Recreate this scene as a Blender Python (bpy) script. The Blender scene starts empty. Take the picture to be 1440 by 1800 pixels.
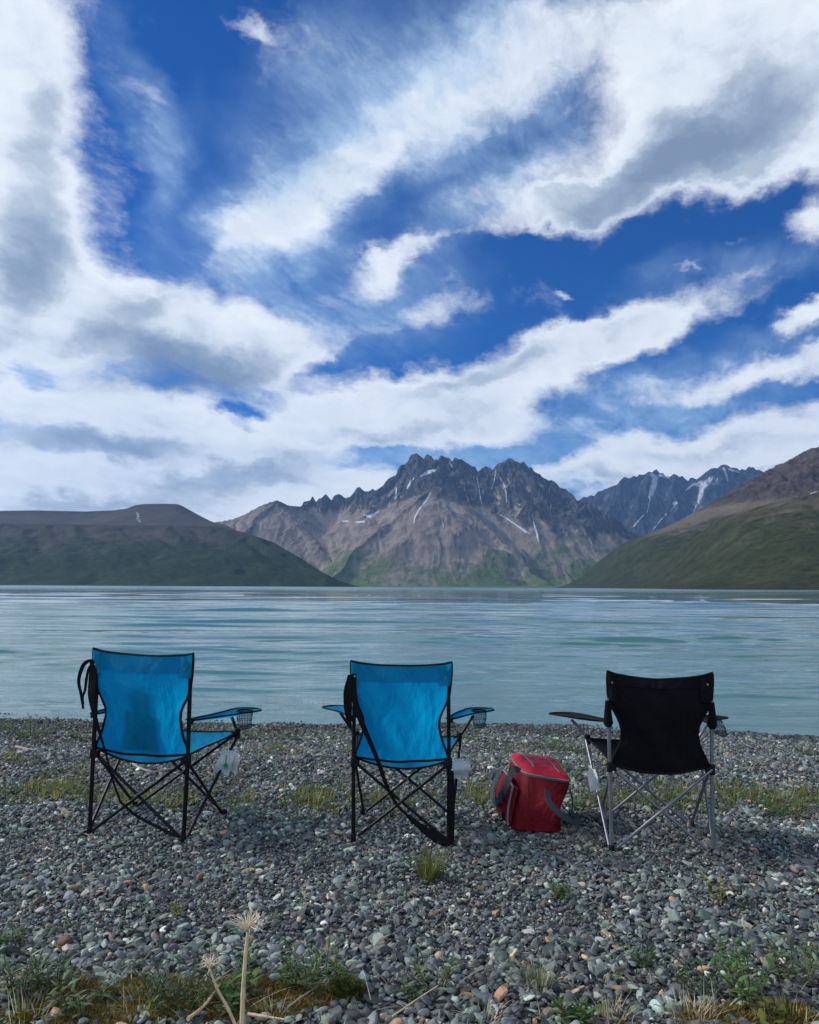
import bpy, math, random
import numpy as np
from mathutils import Vector, Matrix

S = bpy.context.scene
COL = S.collection
R = math.radians

# ---------------------------------------------------------------- camera
CAM_H = 1.20
PITCH = R(5.42)
ROLL = R(0.30)
F_PX = 1386.0            # focal length in pixels of a 1440 wide frame
cam_d = bpy.data.cameras.new('camera')
cam = bpy.data.objects.new('camera', cam_d)
COL.objects.link(cam)
cam_d.sensor_fit = 'HORIZONTAL'
cam_d.sensor_width = 36.0
cam_d.lens = F_PX / 1440.0 * 36.0
cam_d.clip_start = 0.05
cam_d.clip_end = 60000.0
cam.matrix_world = (Matrix.Translation((0, 0, CAM_H)) @ Matrix.Rotation(math.pi/2 + PITCH, 4, 'X')
                    @ Matrix.Rotation(ROLL, 4, 'Z'))
S.camera = cam
CM = np.array(cam.matrix_world.to_3x3())

def ray(px, py):
    """direction through a point of the 1440x1800 photograph"""
    d = CM @ np.array([(px-720.0)/F_PX, (900.0-py)/F_PX, -1.0])
    return d

def at_y(px, py, Y):
    d = ray(px, py); t = Y/d[1]
    return Vector((d[0]*t, Y, CAM_H + d[2]*t))

def at_z(px, py, z=0.0):
    d = ray(px, py); t = (z-CAM_H)/d[2]
    return Vector((d[0]*t, d[1]*t, z))

def azel(px, py):
    d = ray(px, py); d = d/np.linalg.norm(d)
    return np.array([math.atan2(d[0], d[1]), math.asin(d[2])])

# ---------------------------------------------------------------- view
S.view_settings.view_transform = 'Standard'
S.view_settings.look = 'None'
S.view_settings.exposure = 0.28
S.view_settings.gamma = 1.0
S.cycles.use_denoising = True
S.cycles.max_bounces = 8
S.cycles.transparent_max_bounces = 12
S.cycles.volume_bounces = 1

# ---------------------------------------------------------------- node helpers
class NT:
    def __init__(s, tree):
        s.t = tree; s.n = tree.nodes; s.l = tree.links
    def node(s, typ, **kw):
        n = s.n.new(typ)
        for k, v in kw.items(): setattr(n, k, v)
        return n
    def put(s, sock, v):
        if isinstance(v, bpy.types.NodeSocket): s.l.new(v, sock)
        elif v is not None: sock.default_value = v
    def m(s, op, a, b=None, c=None, clamp=False):
        n = s.node('ShaderNodeMath', operation=op); n.use_clamp = clamp
        s.put(n.inputs[0], a)
        if b is not None: s.put(n.inputs[1], b)
        if c is not None: s.put(n.inputs[2], c)
        return n.outputs[0]
    def v(s, op, a, b=None, out=0):
        n = s.node('ShaderNodeVectorMath', operation=op)
        s.put(n.inputs[0], a)
        if b is not None: s.put(n.inputs['Scale' if op == 'SCALE' else 1], b)
        return n.outputs[out]
    def xyz(s, x=0.0, y=0.0, z=0.0):
        n = s.node('ShaderNodeCombineXYZ')
        for i, q in enumerate((x, y, z)): s.put(n.inputs[i], q)
        return n.outputs[0]
    def sep(s, a):
        n = s.node('ShaderNodeSeparateXYZ'); s.put(n.inputs[0], a); return n.outputs
    def noise(s, vec, scale=5.0, detail=4.0, rough=0.5, dist=0.0, dim='3D', out=0):
        n = s.node('ShaderNodeTexNoise', noise_dimensions=dim)
        s.put(n.inputs['Vector'], vec)
        n.inputs['Scale'].default_value = scale; n.inputs['Detail'].default_value = detail
        n.inputs['Roughness'].default_value = rough; n.inputs['Distortion'].default_value = dist
        return n.outputs[out]
    def mapr(s, a, f0, f1, t0=0.0, t1=1.0, kind='LINEAR'):
        n = s.node('ShaderNodeMapRange', interpolation_type=kind); n.clamp = True
        s.put(n.inputs[0], a)
        for i, q in enumerate((f0, f1, t0, t1)): s.put(n.inputs[i+1], q)
        return n.outputs[0]
    def mix(s, f, a, b, blend='MIX'):
        n = s.node('ShaderNodeMix', data_type='RGBA', blend_type=blend)
        s.put(n.inputs[0], f)
        for i, q in ((6, a), (7, b)):
            if isinstance(q, tuple) and len(q) == 3: q = (*q, 1.0)
            s.put(n.inputs[i], q)
        return n.outputs[2]
    def ramp(s, a, stops, interp='LINEAR'):
        n = s.node('ShaderNodeValToRGB'); cr = n.color_ramp; cr.interpolation = interp
        while len(cr.elements) < len(stops): cr.elements.new(0.5)
        for e, (p, c) in zip(cr.elements, stops):
            e.position = p; e.color = (*c, 1.0) if len(c) == 3 else c
        s.put(n.inputs[0], a); return n.outputs[0]
    def mapping(s, vec, loc=(0,0,0), rot=(0,0,0), scale=(1,1,1), typ='POINT'):
        n = s.node('ShaderNodeMapping', vector_type=typ)
        s.put(n.inputs[0], vec); n.inputs[1].default_value = loc
        n.inputs[2].default_value = rot; n.inputs[3].default_value = scale
        return n.outputs[0]

# ---------------------------------------------------------------- sky
SUN_AZ = R(-74)     # clockwise from the view direction; negative is to the left
SUN_EL = R(35)
world = bpy.data.worlds.new("World"); S.world = world
world.use_nodes = True
w = NT(world.node_tree)
for n in list(w.n): w.n.remove(n)
tc = w.node('ShaderNodeTexCoord').outputs['Generated']
nd = w.v('NORMALIZE', tc)
sx, sy, sz = w.sep(nd)
skyn = w.node('ShaderNodeTexSky', sky_type='NISHITA')
skyn.sun_disc = False
skyn.sun_elevation = SUN_EL
skyn.sun_rotation = SUN_AZ
skyn.altitude = 600; skyn.air_density = 1.0; skyn.dust_density = 0.2; skyn.ozone_density = 3.5
sat = w.node('ShaderNodeHueSaturation')
sat.inputs['Saturation'].default_value = 1.5; sat.inputs['Value'].default_value = 0.95
w.put(sat.inputs['Color'], skyn.outputs[0])
sky_col = w.v('MULTIPLY', w.v('SCALE', sat.outputs[0], 0.085), (0.115, 0.60, 0.93))

# clouds: a flat layer seen in perspective, its large shapes placed by azimuth and elevation
az = w.m('ARCTAN2', sx, sy); el = w.m('ARCSINE', sz)
ae = w.xyz(az, el, 0.0)
zc = w.m('ADD', w.m('MAXIMUM', sz, 0.0), 0.13)
pl = w.xyz(w.m('DIVIDE', sx, zc), w.m('DIVIDE', sy, zc), 0.0)
STREAK = R(-22)
plr = w.mapping(pl, rot=(0, 0, -STREAK))          # streaks run along +y of this frame
pstr = w.mapping(plr, scale=(1.0, 0.55, 1.0))
warpc = w.noise(w.mapping(ae, scale=(1, 1.5, 1)), 5.5, 7, 0.62, out=1)
warpv = w.v('SUBTRACT', warpc, (0.5, 0.5, 0.5))
aew = w.v('ADD', ae, w.v('SCALE', warpv, 0.13))

CLOUDS = [  # px, py, half length, half width, tilt (deg, rising to the right), weight
    (20, 120, 330, 150, 84, 1.3), (50, 420, 260, 165, 82, 1.3), (-150, 300, 500, 260, 90, 1.5),
    (110, 560, 240, 130, -5, 1.1), (300, 560, 280, 110, -14, 1.15), (470, 620, 170, 80, -14, .9),
    (180, 740, 360, 80, 3, .9), (100, 850, 520, 90, 0, 1.1), (450, 790, 330, 80, 6, 1.0),
    (560, 860, 260, 60, 0, .9), (650, 725, 220, 60, 12, .9), (300, 890, 500, 60, 0, .9),
    (900, 655, 330, 66, 18, 1.2), (1120, 560, 250, 52, 12, .95), (1010, 590, 150, 56, 25, .6), (770, 730, 220, 54, 8, 1.0), (850, 750, 130, 46, 5, .8),
    (590, 330, 240, 70, 36, .56), (700, 240, 330, 100, 36, .36), (860, 190, 380, 80, 36, .34), (960, 90, 330, 100, 28, .36), (900, 330, 240, 46, 34, .40), (640, 130, 260, 120, 34, .22), (440, 330, 120, 90, 60, .18),
    (1190, 270, 400, 92, 25, 1.35), (1330, 110, 360, 170, 25, 1.5), (1180, 60, 260, 110, 35, .9), (990, 355, 170, 42, 22, .9),
    (1440, 200, 260, 110, 20, 1.0), (1080, 330, 220, 50, 18, .7),
    (1415, 375, 100, 60, 25, 1.1), (1425, 560, 120, 34, 20, 1.1), (1450, 640, 330, 36, 12, .85), (1200, 690, 200, 30, 8, .45),
    (1250, 650, 220, 26, 8, .45), (1300, 805, 420, 56, 5, 1.2), (1110, 775, 120, 36, 5, .9), (1060, 840, 240, 46, 0, .9), (1450, 740, 300, 46, 9, .9), (1060, 735, 100, 14, 8, .5),
    (690, 445, 100, 46, 22, .72), (760, 540, 120, 44, 12, .6), (620, 490, 130, 50, 15, .35), (440, 410, 120, 66, 40, .5),
    (650, 610, 100, 46, 10, .35), (560, 570, 90, 40, 0, .4), (830, 410, 120, 26, 14, .35),
    (430, 30, 90, 26, -28, .62), (240, 160, 170, 40, -55, .35), (200, 300, 200, 40, -75, .25), (1215, 478, 44, 12, 10, .65), (995, 497, 22, 11, 0, .55), (1045, 430, 70, 14, 15, .35), (1250, 420, 70, 12, 12, .45), (1330, 470, 100, 20, 20, .25),
    (480, 90, 200, 60, 30, .15), (300, 960, 700, 70, 0, 1.0), (1200, 930, 700, 70, 0, .9), (700, 920, 300, 60, 0, .7), (230, 700, 260, 60, 0, .5), (30, 700, 200, 60, 0, .5), (560, 720, 140, 60, 0, .5), (250, 740, 260, 40, 0, .4),
]
HOLES = [(350, 250, 260, 90, 78, .9), (360, 60, 160, 90, 75, .5), (690, 20, 230, 50, 10, .35), (800, 405, 240, 22, 8, .45), (900, 220, 200, 22, 36, .55), (1130, 450, 330, 44, 5, .9), (700, 620, 130, 28, 14, .8), (830, 590, 100, 22, 20, .5), (1190, 620, 180, 24, 12, .5),
         (405, 728, 70, 26, -4, 1.1), (425, 762, 50, 14, -10, .6), (1150, 710, 180, 20, 10, .8), (690, 785, 90, 14, 5, .8), (900, 795, 120, 20, 5, 1.4), (75, 640, 90, 46, -30, .55), (150, 690, 90, 26, -10, .35), (480, 500, 60, 30, 20, .4), (560, 660, 60, 16, 10, .4), (650, 815, 60, 18, 10, .6)]
DARKS = [(340, 650, 210, 56, 2, 1.35), (240, 605, 130, 44, -10, .7), (150, 790, 230, 36, -4, .85), (1130, 300, 330, 62, 29, .72), (1330, 200, 260, 90, 30, .5), (60, 330, 280, 70, 82, .40), (400, 850, 330, 30, 0, .55),
         (220, 540, 180, 50, 20, .4), (860, 650, 200, 30, 18, .45), (60, 480, 160, 70, 70, .35), (130, 885, 400, 26, 0, .6), (560, 810, 160, 26, 0, .45), (700, 760, 180, 26, 5, .45), (1280, 790, 260, 20, 5, .4), (1120, 850, 260, 26, 0, .4), (600, 270, 240, 60, 36, .35), (820, 210, 300, 80, 36, .3), (1430, 590, 100, 16, 15, .4)]

def blobs(items, vec, soft=0.9):
    tot = None
    for (px, py, a, b, tilt, wt) in items:
        t = R(tilt)
        c = azel(px, py)
        ea = azel(px + a*math.cos(t)*.2, py - a*math.sin(t)*.2) - c
        eb = azel(px + b*math.sin(t)*.2, py + b*math.cos(t)*.2) - c
        la, lb = np.linalg.norm(ea)*5, np.linalg.norm(eb)*5
        ang = math.atan2(ea[1], ea[0])
        mp = w.mapping(vec, loc=(c[0], c[1], 0), rot=(0, 0, ang), scale=(la*1.18, lb*1.18, 1), typ='TEXTURE')
        g = w.node('ShaderNodeTexGradient', gradient_type='SPHERICAL')
        w.put(g.inputs[0], mp)
        e = w.mapr(g.outputs[1], 0.0, soft, 0.0, wt, 'SMOOTHSTEP')
        tot = e if tot is None else w.m('ADD', tot, e)
    return tot

front = w.mapr(sy, 0.15, 0.45)                       # hand placed shapes only ahead of the beach
B = w.m('MINIMUM', blobs(CLOUDS, aew), 1.4)
B = w.m('SUBTRACT', B, w.m('MULTIPLY', blobs(HOLES, aew), 0.75))
big = w.noise(pstr, 0.55, 6, 0.55)
B = w.m('ADD', w.m('MULTIPLY', B, front), w.m('MULTIPLY', w.mapr(big, 0.42, 0.62), w.m('SUBTRACT', 1.0, front)))
n1 = w.noise(pstr, 2.2, 10, 0.62, 0.3)
pfin = w.mapping(plr, scale=(4.2, 1.7, 1.0))
n2 = w.noise(pfin, 2.6, 9, 0.66, 0.35)
nae = w.noise(w.mapping(aew, scale=(1.0, 1.7, 1.0), rot=(0, 0, R(-18))), 8.0, 11, 0.64, 0.15)
nfi = w.noise(w.mapping(aew, scale=(1.0, 1.9, 1.0), rot=(0, 0, R(-24))), 32.0, 8, 0.68, 0.3)
c05 = lambda q, k: w.m('MULTIPLY', w.m('SUBTRACT', q, 0.5), k)
D = w.m('ADD', B, c05(n1, 1.1))
D = w.m('ADD', D, c05(n2, 0.75))
D = w.m('ADD', D, c05(nae, 0.95))
D = w.m('ADD', D, c05(nfi, 0.45))
mask = w.mapr(D, 0.05, 1.02, 0.0, 1.0, 'SMOOTHSTEP')
dk = w.m('MULTIPLY', blobs(DARKS, aew), front)
thick = w.mapr(D, 0.7, 1.9)
shade = w.m('ADD', w.m('MULTIPLY', thick, 0.36), w.m('MULTIPLY', dk, 0.85))
# billows: the cloud field sampled a little towards the sun tells lit from shaded edges
off = w.v('ADD', aew, (-0.016, 0.022, 0.0))
nae2 = w.noise(w.mapping(off, scale=(1.0, 1.7, 1.0), rot=(0, 0, R(-18))), 8.0, 11, 0.64, 0.15)
shade = w.m('ADD', shade, w.m('MULTIPLY', w.m('SUBTRACT', nae2, nae), 1.0))
shade = w.m('ADD', shade, c05(nae, 0.20))
shade = w.m('ADD', shade, c05(n1, 0.40))
lowel = w.mapr(el, 0.04, 0.30, -0.20, 0.0)
shade = w.m('ADD', shade, lowel)
ccol = w.ramp(shade, [(0.0, (.78, .82, .86)), (0.25, (.66, .72, .79)), (0.50, (.42, .49, .58)), (0.75, (.27, .34, .45)), (1.0, (.19, .25, .36))])
VEILS = [(650, 230, 380, 150, 38, .75), (860, 160, 360, 170, 36, .7), (560, 350, 220, 80, 36, .5), (440, 430, 170, 110, 50, .6), (900, 330, 260, 60, 36, .6), (620, 540, 240, 130, 10, .65),
         (1200, 665, 320, 70, 8, .6), (1300, 470, 240, 60, 10, .3), (250, 180, 200, 60, -60, .45), (300, 330, 200, 50, 80, .22), (560, 120, 260, 120, 40, .3), (100, 660, 200, 80, -10, .6), (700, 790, 400, 60, 3, .7), (1150, 740, 300, 60, 4, .45), (950, 850, 500, 60, 0, .6)]
vl = w.m('MULTIPLY', blobs(VEILS, aew), front)
vn = w.m('ADD', c05(n2, 1.5), w.m('ADD', c05(nae, 0.9), c05(n1, .8)))
vm = w.mapr(w.m('ADD', vl, w.m('MULTIPLY', vn, w.m('MINIMUM', w.m('MULTIPLY', vl, 2.0), 1.0))), 0.0, 1.15, 0.0, 0.72)
sky_col = w.mix(vm, sky_col, (.45, .64, .85))
final = w.mix(mask, sky_col, ccol)
below = w.mapr(sz, -0.02, 0.0)
final = w.mix(below, (0.12, 0.16, 0.18), final)
bg = w.node('ShaderNodeBackground'); w.put(bg.inputs[0], final); bg.inputs[1].default_value = 1.0
wo = w.node('ShaderNodeOutputWorld'); w.l.new(bg.outputs[0], wo.inputs[0])
world.cycles.sampling_method = 'MANUAL'; world.cycles.sample_map_resolution = 512

sun_d = bpy.data.lights.new('sun', 'SUN'); sun = bpy.data.objects.new('sun', sun_d); COL.objects.link(sun)
sun_d.energy = 3.0; sun_d.angle = R(14); sun_d.color = (1.0, 0.95, 0.88)
sd = Vector((math.sin(SUN_AZ)*math.cos(SUN_EL), math.cos(SUN_AZ)*math.cos(SUN_EL), math.sin(SUN_EL)))
sun.rotation_euler = sd.to_track_quat('Z', 'Y').to_euler()

# ---------------------------------------------------------------- scene helpers
def tag(o, label=None, cat=None, group=None, kind=None):
    if label: o['label'] = label
    if cat: o['category'] = cat
    if group: o['group'] = group
    if kind: o['kind'] = kind
    return o

def mesh_obj(name, verts, faces, mat=None, parent=None, smooth=False, attrs=None):
    me = bpy.data.meshes.new(name)
    verts = np.asarray(verts, dtype=np.float32)
    if isinstance(faces, np.ndarray):
        k = faces.shape[1]; nf = len(faces)
        me.vertices.add(len(verts)); me.vertices.foreach_set('co', verts.ravel())
        me.loops.add(nf*k); me.loops.foreach_set('vertex_index', faces.astype(np.int32).ravel())
        me.polygons.add(nf); me.polygons.foreach_set('loop_start', np.arange(0, nf*k, k, dtype=np.int32))
        me.polygons.foreach_set('loop_total', np.full(nf, k, dtype=np.int32))
        me.update(calc_edges=True)
    else:
        me.from_pydata([tuple(map(float, v)) for v in verts], [], faces); me.update()
    if smooth:
        me.polygons.foreach_set('use_smooth', np.ones(len(me.polygons), dtype=bool))
    if attrs:
        for k_, a in attrs.items():
            if a.ndim == 1:
                at = me.attributes.new(k_, 'FLOAT', 'POINT'); at.data.foreach_set('value', a.astype(np.float32))
            else:
                at = me.attributes.new(k_, 'FLOAT_COLOR', 'POINT'); at.data.foreach_set('color', a.astype(np.float32).ravel())
    o = bpy.data.objects.new(name, me)
    COL.objects.link(o)
    if mat: me.materials.append(mat)
    if parent: o.parent = parent
    return o

def new_mat(name):
    m = bpy.data.materials.new(name); m.use_nodes = True
    t = NT(m.node_tree)
    b = t.n['Principled BSDF']
    return m, t, b

# numpy gradient noise
def _lat(seed):
    r = np.random.RandomState(seed); p = r.permutation(512); a = r.rand(512)*2*np.pi
    return np.concatenate([p, p]), np.cos(a), np.sin(a)
def perlin(x, y, seed=0):
    p, gx, gy = _lat(seed)
    xi = np.floor(x).astype(np.int64); yi = np.floor(y).astype(np.int64)
    xf = x-xi; yf = y-yi
    u = xf**3*(xf*(xf*6-15)+10); v = yf**3*(yf*(yf*6-15)+10)
    def g(ix, iy, dx, dy):
        h = p[(p[ix & 511] + iy) & 511]
        return gx[h]*dx + gy[h]*dy
    a = g(xi, yi, xf, yf); b = g(xi+1, yi, xf-1, yf)
    c = g(xi, yi+1, xf, yf-1); d = g(xi+1, yi+1, xf-1, yf-1)
    return ((a*(1-u)+b*u)*(1-v) + (c*(1-u)+d*u)*v)*1.5
def fbm(x, y, octv=5, seed=0, gain=.5):
    s = 0; a = 1.0; n = 0
    for i in range(octv):
        s = s + a*perlin(x*2**i+i*17.3, y*2**i-i*9.1, seed+i); n += a; a *= gain
    return s/n
def ridged(x, y, octv=5, seed=0, gain=.5):
    s = 0; a = 1.0; n = 0
    for i in range(octv):
        s = s + a*(1-np.abs(perlin(x*2**i+i*7.7, y*2**i+i*3.3, seed+i))*2); n += a; a *= gain
    return s/n                                  # about -1..1, 1 on ridges

def grid_faces(nx, ny):
    i = np.arange(nx-1)[None, :] + nx*np.arange(ny-1)[:, None]
    return np.stack([i, i+1, i+1+nx, i+nx], -1).reshape(-1, 4)

def seg_dist(X, Y, a, b):
    ax, ay = a[0], a[1]; dx, dy = b[0]-ax, b[1]-ay
    L2 = dx*dx+dy*dy+1e-9
    t = np.clip(((X-ax)*dx+(Y-ay)*dy)/L2, 0, 1)
    return np.hypot(X-(ax+t*dx), Y-(ay+t*dy)), a[2]+t*(b[2]-a[2]), t

def to_px(X, Y, Z):
    P = np.stack([X, Y, Z-CAM_H], -1) @ CM
    return 720 + F_PX*P[..., 0]/-P[..., 2], 900 - F_PX*P[..., 1]/-P[..., 2]

def ridge3d(pts, jag=0.0, seed=1, sub=1):
    """(px, py, distance) -> world points along a crest, optionally broken into pinnacles"""
    out = []
    rnd = random.Random(seed)
    for k in range(len(pts)-1):
        a, b = pts[k], pts[k+1]
        n = max(1, int(abs(b[0]-a[0])/sub)) if jag else 1
        for i in range(n):
            t = i/n
            q = [a[j]+(b[j]-a[j])*t for j in range(3)]
            if jag and not (i == 0): q[1] += rnd.uniform(-1.0, .75)*jag; q[0] += rnd.uniform(-.3, .3)*sub
            out.append(q)
    out.append(list(pts[-1]))
    return [np.array(at_y(*q)) for q in out]

def heightfield(X, Y, ridges, slope_noise=None):
    H = np.full(X.shape, -1e9); DD = np.full(X.shape, 1e9)
    for pts, s0, s1, d1 in ridges:              # steep slope s0 near the crest easing to s1 after d1 metres
        for a, b in zip(pts[:-1], pts[1:]):
            d, h, t = seg_dist(X, Y, a, b)
            hh = h - (s1*d + (s0-s1)*d1*(1-np.exp(-d/d1)))
            H = np.maximum(H, hh); DD = np.minimum(DD, d)
    return H, DD

def strokes(PX, PY, H, lines):
    """snow lying in gullies: soft lines (points of the photo, half widths)"""
    M = np.zeros(PX.shape)
    for pts in lines:
        for a, b in zip(pts[:-1], pts[1:]):
            d, wd, t = seg_dist(PX, PY, a, b)
            M = np.maximum(M, np.clip(1.2 - d/np.maximum(wd*.80, .5), 0, 1))
    return M

def under_skyline(X, Y, H, crests, soft=0.0):
    """no part of a mountain may stand above its own crest line as seen from the beach"""
    P = np.concatenate([np.array(c) for c in crests]); px, py = to_px(P[:, 0], P[:, 1], P[:, 2]); o = np.argsort(px)
    PX, PY = to_px(X, Y, np.maximum(H, 0)); cap = np.interp(PX, px[o], py[o])
    over = cap + soft - PY
    return np.where(over > 0, H - over*Y/F_PX, H)

# ---------------------------------------------------------------- rock and tundra
def mountain_mat(name, green_top, green_soft, greens, screes, rocks, rock_h, rock_soft, snow=True, streak=1.0):
    m, t, b = new_mat(name)
    geo = t.node('ShaderNodeNewGeometry')
    pos = geo.outputs['Position']
    px_, py_, pz_ = t.sep(pos)
    nz = t.sep(geo.outputs['Normal'])[2]
    attr = lambda n: t.node('ShaderNodeAttribute', attribute_name=n).outputs['Fac']
    sc = t.mapping(pos, scale=(.001, .001, .0011))
    nA = t.noise(sc, 3.0, 7, .6)
    nB = t.noise(sc, 14.0, 7, .62)
    nC = t.noise(t.mapping(pos, scale=(.001, .0005, .00040)), 30.0, 6, .65, .4)   # runs down the fall line
    nD = t.noise(sc, 70.0, 5, .7)
    hz = t.m('ADD', pz_, t.m('MULTIPLY', t.m('SUBTRACT', nA, .5), green_soft*2.4))
    hz = t.m('ADD', hz, t.m('MULTIPLY', t.m('SUBTRACT', nC, .5), green_soft*1.8*streak))
    hz = t.m('ADD', hz, t.m('MULTIPLY', t.m('SUBTRACT', nB, .5), green_soft*1.2))
    rib = attr('rib')
    hz = t.m('ADD', hz, t.m('MULTIPLY', rib, -green_soft*.16))
    g = t.mapr(hz, green_top-green_soft*.5, green_top+green_soft*.5, 1.0, 0.0, 'SMOOTHSTEP')
    gcol = t.mix(t.mapr(nB, .35, .65), greens[0], greens[1])
    gcol = t.mix(t.mapr(nD, .45, .7), gcol, greens[2])
    scol = t.mix(t.mapr(nC, .40, .60), screes[0], screes[1])
    scol = t.mix(t.mapr(t.m('ADD', t.m('MULTIPLY', rib, -.35), t.m('MULTIPLY', nC, .6)), .10, .75), scol, screes[2])
    rcol = t.mix(t.mapr(nC, .35, .65), rocks[0], rocks[1])
    rcol = t.mix(t.mapr(nD, .5, .72), rcol, rocks[2])
    rh = t.m('ADD', pz_, t.m('MULTIPLY', t.m('SUBTRACT', nB, .5), rock_soft*2.5))
    steep = t.mapr(nz, .52, .80, 1.0, 0.0)
    rf = t.m('ADD', t.mapr(rh, rock_h-rock_soft, rock_h+rock_soft), t.m('MULTIPLY', steep, .35), clamp=True)
    rf = t.m('ADD', t.m('MAXIMUM', rf, attr('rock')), t.m('MULTIPLY', t.m('MAXIMUM', attr('rock'), .12), t.m('MULTIPLY', rib, .55)))
    rf = t.mapr(t.m('ADD', rf, t.m('MULTIPLY', t.m('SUBTRACT', nD, .5), .5)), .30, .70)
    col = t.mix(rf, scol, rcol)
    col = t.mix(t.mapr(nB, .30, .70, .16, 0.0), col, (.02, .022, .02))
    col = t.mix(t.m('MULTIPLY', g, t.m('SUBTRACT', 1.0, t.m('MULTIPLY', rf, .7))), col, gcol)
    if snow:
        sm = t.m('ADD', attr('snow'), t.m('MULTIPLY', t.m('SUBTRACT', t.noise(sc, 110.0, 5, .75), .5), 2.6))
        sm = t.mapr(sm, .46, .58)
        sm = t.m('MULTIPLY', sm, t.mapr(attr('snow'), .02, .2))
        col = t.mix(sm, col, (.56, .61, .68))
    t.put(b.inputs['Base Color'], col)
    b.inputs['Roughness'].default_value = .95
    b.inputs['Specular IOR Level'].default_value = .1
    bp = t.node('ShaderNodeBump'); bp.inputs['Strength'].default_value = 1.0; bp.inputs['Distance'].default_value = 20.0
    hgt = t.m('ADD', t.m('MULTIPLY', nC, 1.0), t.m('MULTIPLY', nD, .35))
    hgt = t.m('MULTIPLY', hgt, t.mapr(rf, 0, 1, .30, 1.5))
    hgt = t.m('MULTIPLY', hgt, t.mapr(g, 0, 1, 1.0, .5))
    t.put(bp.inputs['Height'], hgt); t.l.new(bp.outputs[0], b.inputs['Normal'])
    return m

def terrain(name, x0, x1, y0, y1, dx, dy, fn, mat, label, snow=None, rockfn=None):
    xs = np.arange(x0, x1+dx, dx); ys = np.arange(y0, y1+dy, dy)
    X, Y = np.meshgrid(xs, ys)
    H, rock = fn(X, Y)
    PX, PY = to_px(X, Y, H)
    att = {'rock': rock.ravel()}
    def blur(A, r):
        for ax in (0, 1):
            pad = [(r+1, r) if a_ == ax else (0, 0) for a_ in (0, 1)]
            c_ = np.cumsum(np.pad(A, pad, mode='edge'), axis=ax); n_ = A.shape[ax]
            A = (np.take(c_, range(2*r+1, 2*r+1+n_), ax) - np.take(c_, range(0, n_), ax))/(2*r+1)
        return A
    rib = H - blur(blur(H, int(45/dx)), int(45/dx)); att['rib'] = np.clip(rib/(14 if dx < 9 else 8), -1.5, 1.5).ravel()
    att['snow'] = strokes(PX, PY, H, snow).ravel() if snow else np.zeros(X.size)
    V = np.stack([X, Y, H], -1).reshape(-1, 3)
    keepF = grid_faces(len(xs), len(ys))
    zq = V[:, 2][keepF].max(1) > -3.0
    keepF = keepF[zq]
    used = np.unique(keepF); remap = np.full(len(V), -1); remap[used] = np.arange(len(used))
    o = mesh_obj(name, V[used], remap[keepF], mat, smooth=True, attrs={k: a[used] for k, a in att.items()})
    return tag(o, label, kind='structure')

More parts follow.
